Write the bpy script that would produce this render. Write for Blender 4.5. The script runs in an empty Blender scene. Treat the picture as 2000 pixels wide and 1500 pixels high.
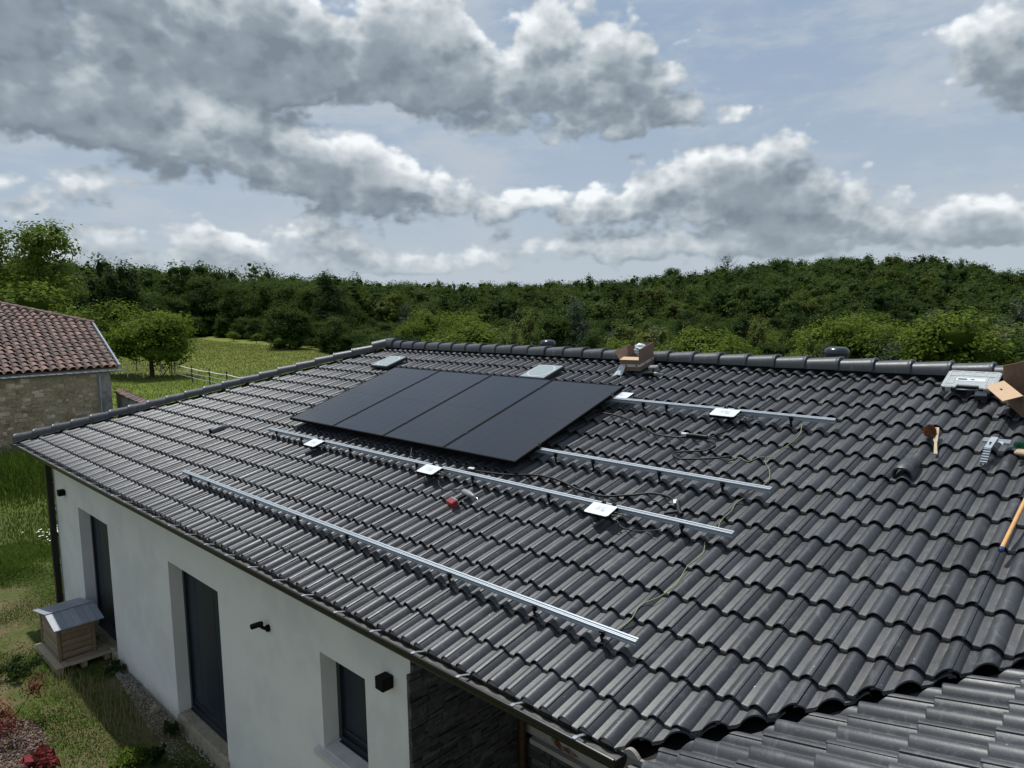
import bpy, bmesh, math, random
import numpy as np
from mathutils import Vector, Matrix

sc = bpy.context.scene
COL = sc.collection
rad = math.radians
random.seed(7)
rng = np.random.default_rng(11)

# ---------------------------------------------------------------- camera
# World: z up, the front eave of the house runs along x at y=0, z=0; the ground is at z=-3.24
GZ = -3.24
PIT = rad(17.2)
cam_data = bpy.data.cameras.new("camera")
cam = bpy.data.objects.new("camera", cam_data)
COL.objects.link(cam)
right = Vector((0.721001, 0.692667, -0.017))
fwd = Vector((-0.689675, 0.715236, -0.113)).normalized()
right = (right - fwd * right.dot(fwd)).normalized()
upv = right.cross(fwd)
m = Matrix((right, upv, -fwd)).transposed().to_4x4()
m.translation = Vector((0.0, -2.964, 2.380))
cam.matrix_world = m
cam_data.sensor_width = 36
cam_data.lens = 24.966
cam_data.clip_start = 0.05
cam_data.clip_end = 5000
sc.camera = cam
CAM = m.translation.copy()

# ---------------------------------------------------------------- light
SUN_TO = Vector((-0.42, 0.088, 1.088)).normalized()
SUN_EL = math.asin(SUN_TO.z)
SUN_AZ = math.atan2(SUN_TO.x, SUN_TO.y)
sd = bpy.data.lights.new("sun", 'SUN')
sun = bpy.data.objects.new("sun", sd)
COL.objects.link(sun)
sd.energy = 3.6
sd.angle = rad(0.8)
sd.color = (1.0, 0.985, 0.955)
sun.rotation_euler = SUN_TO.to_track_quat('Z', 'Y').to_euler()
sun.location = (-20, 5, 30)

sc.view_settings.view_transform = 'Standard'
sc.view_settings.look = 'None'
sc.view_settings.gamma = 1
sc.view_settings.use_curve_mapping = False
sc.view_settings.exposure = 0.25
sc.cycles.max_bounces = 6
sc.cycles.diffuse_bounces = 2
sc.cycles.glossy_bounces = 2
sc.cycles.transparent_max_bounces = 6

# ---------------------------------------------------------------- sky
world = bpy.data.worlds.new("World")
sc.world = world
world.use_nodes = True
NT = world.node_tree
NT.nodes.clear()

class NB:
    """tiny helper to chain nodes"""
    def __init__(s, tree): s.t = tree
    def n(s, typ, **kw):
        nd = s.t.nodes.new(typ)
        for k, v in kw.items(): setattr(nd, k, v)
        return nd
    def put(s, sock, v):
        if isinstance(v, bpy.types.NodeSocket): s.t.links.new(v, sock)
        elif v is not None: sock.default_value = v
    def m(s, op, a, b=None, c=None, clamp=False):
        nd = s.n('ShaderNodeMath', operation=op); nd.use_clamp = clamp
        s.put(nd.inputs[0], a); s.put(nd.inputs[1], b)
        if c is not None: s.put(nd.inputs[2], c)
        return nd.outputs[0]
    def v(s, op, a, b=None):
        nd = s.n('ShaderNodeVectorMath', operation=op)
        s.put(nd.inputs[0], a); s.put(nd.inputs[1], b)
        return nd.outputs['Value'] if op in ('DOT_PRODUCT', 'LENGTH') else nd.outputs[0]
    def mix(s, f, a, b):
        nd = s.n('ShaderNodeMix', data_type='RGBA')
        s.put(nd.inputs[0], f); s.put(nd.inputs[6], a); s.put(nd.inputs[7], b)
        return nd.outputs[2]
    def noise(s, vec, scale, detail=4, rough=0.5, dist=0.0, col=False, dim='3D'):
        nd = s.n('ShaderNodeTexNoise', noise_dimensions=dim)
        s.put(nd.inputs['Vector'], vec); nd.inputs['Scale'].default_value = scale
        nd.inputs['Detail'].default_value = detail; nd.inputs['Roughness'].default_value = rough
        nd.inputs['Distortion'].default_value = dist
        return nd.outputs['Color'] if col else nd.outputs[0]
    def sstep(s, x, a, b):
        nd = s.n('ShaderNodeMapRange', interpolation_type='SMOOTHSTEP')
        s.put(nd.inputs[0], x); nd.inputs[1].default_value = a; nd.inputs[2].default_value = b
        return nd.outputs[0]

CLOUDS = [(-0.441, 0.325, 0.250, 0.062, 1.6), (-0.283, 0.287, 0.121, 0.041, 0.9), (-0.566, 0.319, 0.098, 0.045, 0.5), (-0.529, 0.217, 0.135, 0.030, 0.85), (-0.392, 0.200, 0.085, 0.036, 0.8), (-0.549, 0.150, 0.113, 0.018, 0.75), (-0.205, 0.236, 0.065, 0.020, -0.45), (0.09, 0.180, 0.11, 0.012, -0.3), (-0.60, 0.27, 0.10, 0.05, 0.6), (-0.015, 0.375, 0.022, 0.06, -0.8), (0.19, 0.205, 0.10, 0.010, -0.5), (-0.36, 0.135, 0.07, 0.014, -0.5), (0.45, 0.30, 0.06, 0.06, -0.4), (-0.101, 0.353, 0.088, 0.063, 0.9), (-0.09, 0.282, 0.069, 0.036, 0.6), (-0.243, 0.175, 0.099, 0.042, 1.1), (-0.15, 0.144, 0.083, 0.027, 1.0), (-0.597, 0.116, 0.034, 0.017, 0.6), (-0.49, 0.101, 0.10, 0.020, 0.75), (-0.376, 0.072, 0.045, 0.024, 0.9), (-0.26, 0.088, 0.058, 0.016, 0.8), (-0.55, 0.05, 0.10, 0.016, 0.7), (-0.15, 0.06, 0.12, 0.014, 0.75), (0.12, 0.075, 0.10, 0.014, 0.75), (0.30, 0.07, 0.09, 0.013, 0.7), (0.083, 0.325, 0.092, 0.065, 1.1), (0.191, 0.268, 0.067, 0.055, 0.95), (0.068, 0.23, 0.076, 0.035, 0.7), (0.309, 0.222, 0.088, 0.026, 0.75), (0.329, 0.168, 0.069, 0.026, 1.0), (0.032, 0.135, 0.092, 0.03, 0.95), (0.151, 0.132, 0.069, 0.03, 0.9), (0.272, 0.13, 0.065, 0.033, 0.8), (0.38, 0.110, 0.067, 0.028, 0.95), (0.507, 0.095, 0.118, 0.024, 0.95), (0.60, 0.07, 0.08, 0.02, 0.8), (0.003, 0.058, 0.9, 0.020, 0.40), (0.585, 0.275, 0.060, 0.060, 1.0), (0.603, 0.225, 0.035, 0.037, 0.6), (0.437, 0.18, 0.023, 0.011, 0.4)]

def density_group():
    g = bpy.data.node_groups.new("cloud_density", 'ShaderNodeTree')
    g.interface.new_socket("P", in_out='INPUT', socket_type='NodeSocketVector')
    g.interface.new_socket("D", in_out='OUTPUT', socket_type='NodeSocketFloat')
    b = NB(g)
    gi = g.nodes.new('NodeGroupInput'); go = g.nodes.new('NodeGroupOutput')
    P = gi.outputs[0]
    wob = b.v('SUBTRACT', b.noise(P, 5.5, 5, 0.6, col=True, dim='2D'), (0.5, 0.5, 0.5))
    wob = b.v('MULTIPLY', wob, (0.10, 0.052, 0.0))
    Q = b.v('ADD', P, wob)
    tot = None
    for s0, t0, a, bb, A in CLOUDS:
        d = b.v('SUBTRACT', Q, (s0, t0, 0))
        d = b.v('MULTIPLY', d, (1 / a, 1 / bb, 0))
        e = b.m('EXPONENT', b.m('MULTIPLY', b.v('DOT_PRODUCT', d, d), -0.6))
        tot = b.m('MULTIPLY', e, A) if tot is None else b.m('MULTIPLY_ADD', e, A, tot)
    tot = b.m('MINIMUM', tot, 1.35)
    P2 = b.v('MULTIPLY', P, (1.0, 1.45, 1.0))
    big = b.m('SUBTRACT', b.noise(P2, 7.0, 8, 0.60, 0.25, dim='2D'), 0.5)
    # billows: rounded cells give the cauliflower edge of cumulus
    vor = b.n('ShaderNodeTexVoronoi', feature='SMOOTH_F1', voronoi_dimensions='2D')
    b.put(vor.inputs['Vector'], b.v('ADD', P2, b.v('MULTIPLY', wob, (0.35, 0.35, 0))))
    vor.inputs['Scale'].default_value = 19; vor.inputs['Smoothness'].default_value = 0.35
    vor.inputs['Detail'].default_value = 2.0; vor.inputs['Roughness'].default_value = 0.55
    bil = b.m('SUBTRACT', 0.36, vor.outputs['Distance'])
    D = b.m('MULTIPLY_ADD', big, 1.20, b.m('SUBTRACT', tot, 0.42))
    D = b.m('MULTIPLY_ADD', bil, 0.62, D)
    g.links.new(D, go.inputs[0])
    return g

def build_sky():
    b = NB(NT)
    out = b.n('ShaderNodeOutputWorld')
    bg = b.n('ShaderNodeBackground')
    sky = b.n('ShaderNodeTexSky', sky_type='NISHITA')
    sky.sun_disc = False
    sky.sun_elevation = SUN_EL
    sky.sun_rotation = SUN_AZ
    sky.air_density = 1.0; sky.dust_density = 2.0; sky.ozone_density = 1.0
    tc = b.n('ShaderNodeTexCoord').outputs['Generated']
    dx = b.v('DOT_PRODUCT', tc, (0.72, 0.694, 0))
    dy = b.v('DOT_PRODUCT', tc, (-0.694, 0.72, 0))
    sep = b.n('ShaderNodeSeparateXYZ'); NT.links.new(tc, sep.inputs[0])
    S = b.m('ARCTAN2', dx, dy)
    T = b.m('ARCSINE', sep.outputs[2])
    cmb = b.n('ShaderNodeCombineXYZ'); b.put(cmb.inputs[0], S); b.put(cmb.inputs[1], T)
    P = cmb.outputs[0]
    grp = density_group()
    def dens(vec):
        nd = b.n('ShaderNodeGroup'); nd.node_tree = grp; b.put(nd.inputs[0], vec); return nd.outputs[0]
    D0 = dens(P)
    D1 = dens(b.v('ADD', P, (-0.012, 0.026, 0)))
    # blue sky: the Nishita sky veiled by thin high cloud, paler low down
    base = b.v('MULTIPLY', sky.outputs[0], (0.05, 0.05, 0.055))
    veil = b.mix(b.sstep(T, 0.0, 0.35), (0.43, 0.50, 0.57, 1), (0.295, 0.385, 0.51, 1))
    blue = b.mix(0.84, base, veil)
    thin = b.m('MULTIPLY', b.sstep(b.noise(b.v('MULTIPLY', P, (1, 3.0, 1)), 4.5, 5, 0.62, dim='2D'), 0.38, 0.72), 0.85)
    blue = b.mix(thin, blue, (0.42, 0.47, 0.525, 1))
    alpha = b.sstep(D0, -0.08, 0.32)
    edge = b.m('SUBTRACT', D0, D1)                        # > 0 on the side that faces the sun
    core = b.sstep(D0, 0.0, 0.9)
    soft = b.m('MULTIPLY_ADD', b.sstep(D0, 0.35, 1.0), -0.72, 1.0)
    val = b.m('MULTIPLY_ADD', b.m('MULTIPLY', edge, soft), 0.75, 0.44)
    val = b.m('SUBTRACT', val, b.m('MULTIPLY', core, 0.21))
    for s0, t0, a_, b_, k_ in ((-0.42, 0.315, 0.22, 0.050, -0.09), (-0.25, 0.280, 0.10, 0.030, -0.07), (-0.24, 0.150, 0.10, 0.018, -0.08), (-0.55, 0.185, 0.10, 0.020, -0.06), (0.33, 0.155, 0.07, 0.018, -0.10), (0.16, 0.235, 0.10, 0.020, -0.07),
                               (-0.385, 0.238, 0.05, 0.026, 0.40), (-0.22, 0.212, 0.07, 0.016, 0.25), (-0.07, 0.355, 0.06, 0.05, 0.22), (0.10, 0.345, 0.08, 0.04, 0.22), (-0.13, 0.18, 0.05, 0.018, 0.30), (0.05, 0.155, 0.25, 0.012, 0.15)):
        d_ = b.v('MULTIPLY', b.v('SUBTRACT', P, (s0, t0, 0)), (1 / a_, 1 / b_, 0))
        val = b.m('MULTIPLY_ADD', b.m('EXPONENT', b.m('MULTIPLY', b.v('DOT_PRODUCT', d_, d_), -1.0)), k_, val)
    fine = b.m('SUBTRACT', b.noise(P, 16, 5, 0.6, dim='2D'), 0.5)
    val = b.m('MULTIPLY_ADD', fine, 0.26, val, clamp=True)
    ramp = b.n('ShaderNodeValToRGB')
    cr = ramp.color_ramp
    cr.elements[0].position = 0.0; cr.elements[0].color = (0.175, 0.215, 0.255, 1)
    cr.elements[1].position = 1.0; cr.elements[1].color = (0.78, 0.81, 0.83, 1)
    e = cr.elements.new(0.28); e.color = (0.24, 0.29, 0.335, 1)
    e = cr.elements.new(0.55); e.color = (0.43, 0.475, 0.51, 1)
    b.put(ramp.inputs[0], val)
    c = b.mix(alpha, blue, ramp.outputs[0])
    # low clouds fade into the distant air
    far = b.sstep(T, 0.11, 0.0)
    far = b.m('SUBTRACT', 1.0, b.sstep(T, 0.0, 0.12))
    c = b.mix(b.m('MULTIPLY', far, 0.55), c, (0.42, 0.48, 0.53, 1))
    NT.links.new(c, bg.inputs[0])
    bg.inputs[1].default_value = 1.0
    NT.links.new(bg.outputs[0], out.inputs[0])
    world.cycles.sampling_method = 'MANUAL'
    world.cycles.sample_map_resolution = 512
build_sky()

# ---------------------------------------------------------------- helpers
WLOC = {}          # world position of every object's origin

def tag(o, label=None, cat=None, group=None, kind=None):
    if label: o['label'] = label
    if cat: o['category'] = cat
    if group: o['group'] = group
    if kind: o['kind'] = kind
    return o

def empty(name, loc, label=None, cat=None, group=None):
    o = bpy.data.objects.new(name, None)
    COL.objects.link(o); o.location = Vector(loc); o.empty_display_size = 0.1
    WLOC[o.name] = Vector(loc)
    return tag(o, label, cat, group)

def link_mesh(name, me, parent, origin, rot=None):
    o = bpy.data.objects.new(name, me)
    COL.objects.link(o)
    WLOC[o.name] = Vector(origin)
    if parent is not None:
        o.parent = parent
        o.location = Vector(origin) - WLOC[parent.name]
    else:
        o.location = Vector(origin)
    return o

class MB:
    """collects shapes in world coordinates and links them as one mesh object"""
    def __init__(s, M=None):
        s.v = []; s.f = []; s.mi = []; s.fa = {}; s.M = M if M is not None else Matrix.Identity(4); s.cur = 0; s.tint = []; s.tv = 0.5
    def addv(s, p): s.v.append(s.M @ Vector(p)); return len(s.v) - 1
    def face(s, ids): s.f.append(tuple(ids)); s.mi.append(s.cur); s.tint.append(s.tv)
    def poly(s, pts): s.face([s.addv(p) for p in pts])
    def hexa(s, p):
        """8 points: bottom four counter-clockwise, then top four"""
        i = [s.addv(q) for q in p]
        for q in ((3, 2, 1, 0), (4, 5, 6, 7), (0, 1, 5, 4), (1, 2, 6, 5), (2, 3, 7, 6), (3, 0, 4, 7)): s.face([i[k] for k in q])
    def box(s, a, b, bev=0.0):
        (x0, y0, z0), (x1, y1, z1) = a, b
        x0, x1 = sorted((x0, x1)); y0, y1 = sorted((y0, y1)); z0, z1 = sorted((z0, z1))
        if bev <= 0:
            s.hexa([(x0, y0, z0), (x1, y0, z0), (x1, y1, z0), (x0, y1, z0), (x0, y0, z1), (x1, y0, z1), (x1, y1, z1), (x0, y1, z1)])
            return
        e = bev; prev = None; rings = []
        for z, k in ((z0, e), (z0 + e, 0), (z1 - e, 0), (z1, e)):
            r = [(x0 + k, y0 + e, z), (x0 + e, y0 + k, z), (x1 - e, y0 + k, z), (x1 - k, y0 + e, z), (x1 - k, y1 - e, z), (x1 - e, y1 - k, z), (x0 + e, y1 - k, z), (x0 + k, y1 - e, z)]
            if k: r = [(x0 + e, y0 + e, z)] * 0 + [(x0 + e, y0 + e * 1.4, z), (x0 + e * 1.4, y0 + e, z), (x1 - e * 1.4, y0 + e, z), (x1 - e, y0 + e * 1.4, z), (x1 - e, y1 - e * 1.4, z), (x1 - e * 1.4, y1 - e, z), (x0 + e * 1.4, y1 - e, z), (x0 + e, y1 - e * 1.4, z)]
            rings.append([s.addv(p) for p in r])
        s.skin(rings, True, True)
    def skin(s, rings, cap0=True, cap1=True, closed=True):
        n = len(rings[0])
        for a, b in zip(rings, rings[1:]):
            for k in range(n if closed else n - 1):
                s.face([a[k], a[(k + 1) % n], b[(k + 1) % n], b[k]])
        if cap0: s.face(list(reversed(rings[0])))
        if cap1: s.face(rings[-1])
    def loft(s, profs, cap0=True, cap1=True, closed=True):
        s.skin([[s.addv(p) for p in pr] for pr in profs], cap0, cap1, closed)
    def tube(s, pts, r, n=8, r2=None, cap=True):
        pts = [Vector(p) for p in pts]; rings = []
        m_ = len(pts)
        ref = Vector((0, 0, 1))
        for i, p in enumerate(pts):
            d = (pts[min(i + 1, m_ - 1)] - pts[max(i - 1, 0)])
            if d.length < 1e-9: d = Vector((0, 0, 1))
            d.normalize()
            rf = ref if abs(d.dot(ref)) < 0.95 else Vector((1, 0, 0))
            a = d.cross(rf).normalized(); b = d.cross(a).normalized()
            rr = r if r2 is None else r + (r2 - r) * i / max(1, m_ - 1)
            rings.append([s.addv(p + (a * math.cos(t) + b * math.sin(t)) * rr) for t in [2 * math.pi * k / n for k in range(n)]])
        s.skin(rings, cap, cap)
    def lathe(s, c, prof, n=24, axis='z'):
        rings = []
        for r, h in prof:
            rr = []
            for k in range(n):
                t = 2 * math.pi * k / n; x, y = r * math.cos(t), r * math.sin(t)
                q = (x, y, h) if axis == 'z' else ((h, x, y) if axis == 'x' else (y, h, x))
                rr.append(s.addv((c[0] + q[0], c[1] + q[1], c[2] + q[2])))
            rings.append(rr)
        s.skin(rings, True, True)
    def build(s, name, mats, parent=None, smooth=None, origin=None):
        me = bpy.data.meshes.new(name)
        V = np.array([tuple(v) for v in s.v], dtype=float)
        if origin is None:
            lo, hi = V.min(0), V.max(0)
            origin = Vector(((lo[0] + hi[0]) / 2, (lo[1] + hi[1]) / 2, lo[2]))
        V -= np.array(origin)
        me.from_pydata(V.tolist(), [], s.f)
        if not isinstance(mats, (list, tuple)): mats = [mats]
        for m_ in mats: me.materials.append(m_)
        me.polygons.foreach_set('material_index', s.mi)
        at = me.attributes.new('tint', 'FLOAT', 'FACE'); at.data.foreach_set('value', s.tint)
        me.update()
        if smooth:
            me.polygons.foreach_set('use_smooth', [True] * len(me.polygons))
            me.set_sharp_from_angle(angle=rad(smooth))
        bm = bmesh.new(); bm.from_mesh(me); bmesh.ops.recalc_face_normals(bm, faces=bm.faces); bm.to_mesh(me); bm.free()
        return link_mesh(name, me, parent, origin)

def np_mesh(name, V, F, mats, parent=None, origin=(0, 0, 0), face_attr=None, point_attr=None, smooth=False, uv=None):
    """fast mesh from numpy arrays; F is (n, 3) or (n, 4)"""
    V = np.asarray(V, dtype=np.float32) - np.array(origin, dtype=np.float32)
    F = np.asarray(F, dtype=np.int32)
    me = bpy.data.meshes.new(name)
    k = F.shape[1]
    me.vertices.add(len(V)); me.vertices.foreach_set('co', V.ravel())
    me.loops.add(F.size); me.loops.foreach_set('vertex_index', F.ravel())
    me.polygons.add(len(F)); me.polygons.foreach_set('loop_start', np.arange(0, F.size, k, dtype=np.int32))
    me.update(calc_edges=True)
    for nm, arr in (face_attr or {}).items():
        a = me.attributes.new(nm, 'FLOAT', 'FACE'); a.data.foreach_set('value', np.asarray(arr, dtype=np.float32))
    for nm, arr in (point_attr or {}).items():
        a = me.attributes.new(nm, 'FLOAT', 'POINT'); a.data.foreach_set('value', np.asarray(arr, dtype=np.float32))
    if smooth: me.polygons.foreach_set('use_smooth', np.ones(len(F), dtype=bool))
    for m_ in (mats if isinstance(mats, (list, tuple)) else [mats]): me.materials.append(m_)
    if name is None: return me
    return link_mesh(name, me, parent, origin)

# ---------------------------------------------------------------- materials
def material(name, col, rough=0.6, metal=0.0, spec=0.5, bump=None, var=None, tint=None, coat=0.0, fn=None):
    """col base colour; var=(scale, colour2, amount, detail) noise towards a second colour;
    tint=(colour at 0, colour at 1) by the 'tint' face attribute; bump=(scale, strength, distance)"""
    mt = bpy.data.materials.new(name); mt.use_nodes = True
    t = mt.node_tree; b = NB(t)
    p = t.nodes['Principled BSDF']
    p.inputs['Roughness'].default_value = rough
    p.inputs['Metallic'].default_value = metal
    p.inputs['Specular IOR Level'].default_value = spec
    p.inputs['Coat Weight'].default_value = coat
    tc = b.n('ShaderNodeTexCoord').outputs['Object']
    geo = b.n('ShaderNodeNewGeometry').outputs['Position']
    c = tuple(col) + (1,)
    if tint:
        at = b.n('ShaderNodeAttribute', attribute_name='tint').outputs['Fac']
        c = b.mix(at, tuple(tint[0]) + (1,), tuple(tint[1]) + (1,))
    if var:
        for sc_, c2, amt, det in (var if isinstance(var, list) else [var]):
            f = b.noise(geo, sc_, det, 0.6)
            f = b.m('MULTIPLY', b.sstep(f, 0.42, 0.68), amt)
            c = b.mix(f, c, tuple(c2) + (1,))
    if fn: c = fn(b, c, geo, p)
    b.put(p.inputs['Base Color'], c)
    if bump:
        bl = bump if isinstance(bump, list) else [bump]
        nrm = None
        for sc_, st_, ds_ in bl:
            bn = b.n('ShaderNodeBump'); bn.inputs['Strength'].default_value = st_; bn.inputs['Distance'].default_value = ds_
            b.put(bn.inputs['Height'], b.noise(geo, sc_, 4, 0.6))
            if nrm is not None: b.put(bn.inputs['Normal'], nrm)
            nrm = bn.outputs[0]
        b.put(p.inputs['Normal'], nrm)
    return mt

def tile_extra(b, c, geo, p):
    # scuffs and footprints: long soft streaks, plus pale dust where the attribute says so
    st = b.noise(b.v('MULTIPLY', geo, (9, 5, 5)), 1.0, 6, 0.72, 1.2)
    c = b.mix(b.m('MULTIPLY', b.sstep(st, 0.52, 0.74), 0.42), c, (0.175, 0.18, 0.185, 1))
    st2 = b.noise(geo, 42, 3, 0.7, 2.0)
    c = b.mix(b.m('MULTIPLY', b.sstep(st2, 0.58, 0.74), 0.24), c, (0.30, 0.29, 0.27, 1))
    spk = b.noise(geo, 7.0, 1, 0.4)
    sp2 = b.noise(geo, 60.0, 1, 0.3)
    c = b.mix(b.m('MULTIPLY', b.sstep(sp2, 0.80, 0.83), b.sstep(spk, 0.5, 0.6)), c, (0.55, 0.53, 0.48, 1))
    at = b.n('ShaderNodeAttribute', attribute_name='dust').outputs['Fac']
    dn = b.m('MULTIPLY', at, b.sstep(b.noise(geo, 3.0, 5, 0.7), 0.30, 0.62))
    c = b.mix(b.m('MULTIPLY', dn, 0.75), c, (0.27, 0.25, 0.22, 1))
    rr = b.m('MULTIPLY_ADD', st, 0.30, 0.30)
    b.put(p.inputs['Roughness'], rr)
    return c

M = {}
M['tile'] = material('slate_tile', (0.05, 0.05, 0.05), 0.5, tint=((0.030, 0.032, 0.035), (0.058, 0.0605, 0.066)), fn=tile_extra,
                     bump=[(120, 0.25, 0.002), (14, 0.25, 0.004)], spec=0.5)
M['terracotta'] = material('canal_tile', (0.2, 0.1, 0.07), 0.85, tint=((0.075, 0.055, 0.050), (0.27, 0.155, 0.12)),
                     var=[(3.0, (0.30, 0.22, 0.17), 0.5, 5), (25, (0.07, 0.055, 0.05), 0.6, 5)], bump=(30, 0.3, 0.01))

def plaster_extra(b, c, geo, p):
    sep = b.n('ShaderNodeSeparateXYZ'); b.put(sep.inputs[0], geo)
    low = b.m('SUBTRACT', 1.0, b.sstep(b.m('ADD', sep.outputs[2], b.m('MULTIPLY', b.noise(geo, 5, 5, 0.7), 0.35)), -3.1, -2.75))
    c = b.mix(b.m('MULTIPLY', low, 0.5), c, (0.42, 0.36, 0.27, 1))
    str_ = b.noise(b.v('MULTIPLY', geo, (6, 6, 0.5)), 1.0, 4, 0.6)
    return b.mix(b.m('MULTIPLY', b.sstep(str_, 0.5, 0.8), 0.10), c, (0.5, 0.5, 0.46, 1))
M['plaster'] = material('plaster', (0.80, 0.78, 0.73), 0.9, var=(1.2, (0.68, 0.67, 0.64), 0.8, 5), bump=[(140, 1.0, 0.006), (1.5, 0.1, 0.02)], fn=plaster_extra)
M['slate_stone'] = material('slate_cladding', (0.05, 0.05, 0.05), 0.6, tint=((0.032, 0.034, 0.037), (0.115, 0.118, 0.116)),
                     var=[(6, (0.12, 0.115, 0.095), 0.5, 5), (20, (0.02, 0.02, 0.022), 0.5, 5)], bump=[(22, 0.8, 0.02), (90, 0.4, 0.004)])
M['mortar'] = material('mortar', (0.28, 0.26, 0.23), 0.95, var=(4, (0.20, 0.18, 0.15), 0.7, 5), bump=(60, 0.4, 0.005))
M['black'] = material('black_lacquer', (0.004, 0.0045, 0.006), 0.35, spec=0.4, bump=(60, 0.05, 0.001))
M['blackmatt'] = material('black_plastic', (0.003, 0.003, 0.0035), 0.6, spec=0.15, bump=(150, 0.1, 0.001))
M['gutter_in'] = material('gutter_inside', (0.07, 0.07, 0.068), 0.7, var=(14, (0.16, 0.14, 0.11), 0.7, 5))
M['anthracite'] = material('anthracite_frame', (0.016, 0.020, 0.026), 0.35, var=(2, (0.022, 0.026, 0.032), 0.6, 4))
M['glassdark'] = material('shutter_slats', (0.013, 0.020, 0.034), 0.38, spec=0.35, var=(1.4, (0.018, 0.026, 0.042), 0.8, 3))
M['concrete'] = material('concrete', (0.30, 0.25, 0.17), 0.9, var=[(5, (0.16, 0.12, 0.07), 0.8, 6), (30, (0.42, 0.38, 0.30), 0.5, 5)], bump=[(25, 0.6, 0.02), (120, 0.4, 0.003)])
M['sill'] = material('sill_stone', (0.56, 0.54, 0.50), 0.8, var=(8, (0.45, 0.43, 0.40), 0.6, 5), bump=(120, 0.2, 0.002))
M['alu'] = material('aluminium', (0.38, 0.42, 0.45), 0.45, metal=0.3, spec=0.4, var=(12, (0.42, 0.46, 0.50), 0.5, 4), bump=(200, 0.06, 0.001))
M['zinc'] = material('zinc', (0.38, 0.41, 0.44), 0.45, metal=0.6, var=(6, (0.22, 0.23, 0.24), 0.6, 5))
M['steel'] = material('bright_steel', (0.7, 0.7, 0.7), 0.25, metal=1.0)
M['white'] = material('white_label', (0.58, 0.60, 0.61), 0.45, var=(40, (0.62, 0.65, 0.68), 0.5, 4))
M['greyprint'] = material('grey_print', (0.30, 0.33, 0.37), 0.6, var=(90, (0.6, 0.62, 0.65), 0.7, 2))
M['panelframe'] = material('panel_frame', (0.002, 0.002, 0.0025), 0.7, spec=0.1)
def panel_fn(b, c, geo, p):
    at = b.n('ShaderNodeAttribute', attribute_name='tint').outputs['Fac']
    n1 = b.noise(b.v('MULTIPLY', geo, (1, 6, 6)), 3.0, 4, 0.6)
    c = b.mix(b.m('MULTIPLY', n1, 0.5), c, (0.010, 0.011, 0.014, 1))
    b.put(p.inputs['Roughness'], b.m('MULTIPLY_ADD', n1, 0.06, 0.11))
    return c
M['panel'] = material('panel_glass', (0.005, 0.0055, 0.008), 0.3, spec=0.7, fn=panel_fn)
M['cellline'] = material('cell_line', (0.008, 0.0085, 0.011), 0.22, spec=0.7)
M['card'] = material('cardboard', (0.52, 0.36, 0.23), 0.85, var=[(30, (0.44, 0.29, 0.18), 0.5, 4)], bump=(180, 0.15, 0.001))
M['carddark'] = material('cardboard_shaded', (0.21, 0.135, 0.09), 0.85, var=(25, (0.16, 0.095, 0.06), 0.6, 5))  # the same cardboard with the shade of its sides put into the colour
M['tape'] = material('printed_tape', (0.60, 0.55, 0.53), 0.4, var=(60, (0.45, 0.38, 0.36), 0.6, 3))
M['redprint'] = material('red_print', (0.28, 0.05, 0.04), 0.6)
M['bag'] = material('clear_bag', (0.62, 0.68, 0.68), 0.2, var=(40, (0.35, 0.42, 0.42), 0.8, 4), bump=(40, 0.8, 0.01))
M['red'] = material('red_plastic', (0.22, 0.010, 0.013), 0.4, var=(60, (0.24, 0.01, 0.012), 0.5, 3))
M['greyplastic'] = material('grey_plastic', (0.20, 0.22, 0.21), 0.4, var=(60, (0.34, 0.35, 0.34), 0.6, 3))
M['clearlid'] = material('translucent_lid', (0.42, 0.44, 0.42), 0.3, var=[(50, (0.28, 0.30, 0.29), 0.7, 4)], bump=(20, 0.2, 0.004))
M['navy'] = material('dark_navy_plastic', (0.012, 0.016, 0.026), 0.4)
M['blue'] = material('blue_plastic', (0.02, 0.05, 0.16), 0.4)
M['bristle'] = material('bristle', (0.16, 0.055, 0.022), 0.85, tint=((0.08, 0.028, 0.012), (0.24, 0.10, 0.04)))
M['woodlight'] = material('pale_wood', (0.46, 0.35, 0.21), 0.55, var=(30, (0.36, 0.26, 0.15), 0.5, 4))
M['broom'] = material('broom_wood', (0.66, 0.36, 0.13), 0.4, var=(12, (0.52, 0.27, 0.09), 0.6, 5))
M['green'] = material('green_fibre', (0.02, 0.16, 0.09), 0.6)
M['cable'] = material('cable_black', (0.008, 0.008, 0.009), 0.5, spec=0.35)
M['gywire'] = material('earth_wire', (0.30, 0.31, 0.13), 0.45)
def deck_extra(b, c, geo, p):
    n1 = b.noise(b.v('MULTIPLY', geo, (40, 3, 8)), 1.0, 5, 0.7)
    return b.mix(b.m('MULTIPLY', n1, 0.5), c, (0.18, 0.13, 0.08, 1))
M['deck'] = material('deck_wood', (0.40, 0.33, 0.23), 0.75, tint=((0.32, 0.25, 0.17), (0.48, 0.40, 0.29)), fn=deck_extra, bump=(60, 0.4, 0.003))
M['log'] = material('log_wood', (0.30, 0.19, 0.10), 0.7, tint=((0.20, 0.14, 0.085), (0.30, 0.215, 0.135)), var=(18, (0.16, 0.11, 0.065), 0.5, 5))
M['greyboard'] = material('grey_roof_board', (0.33, 0.36, 0.40), 0.5, tint=((0.22, 0.24, 0.27), (0.31, 0.33, 0.36)), var=(20, (0.19, 0.20, 0.22), 0.5, 5))
M['copper'] = material('brown_downpipe', (0.06, 0.030, 0.016), 0.45, metal=0.3, var=(10, (0.08, 0.03, 0.015), 0.7, 5))
M['beam'] = material('painted_beam', (0.40, 0.385, 0.35), 0.7, var=(6, (0.40, 0.36, 0.30), 0.6, 5))
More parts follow.
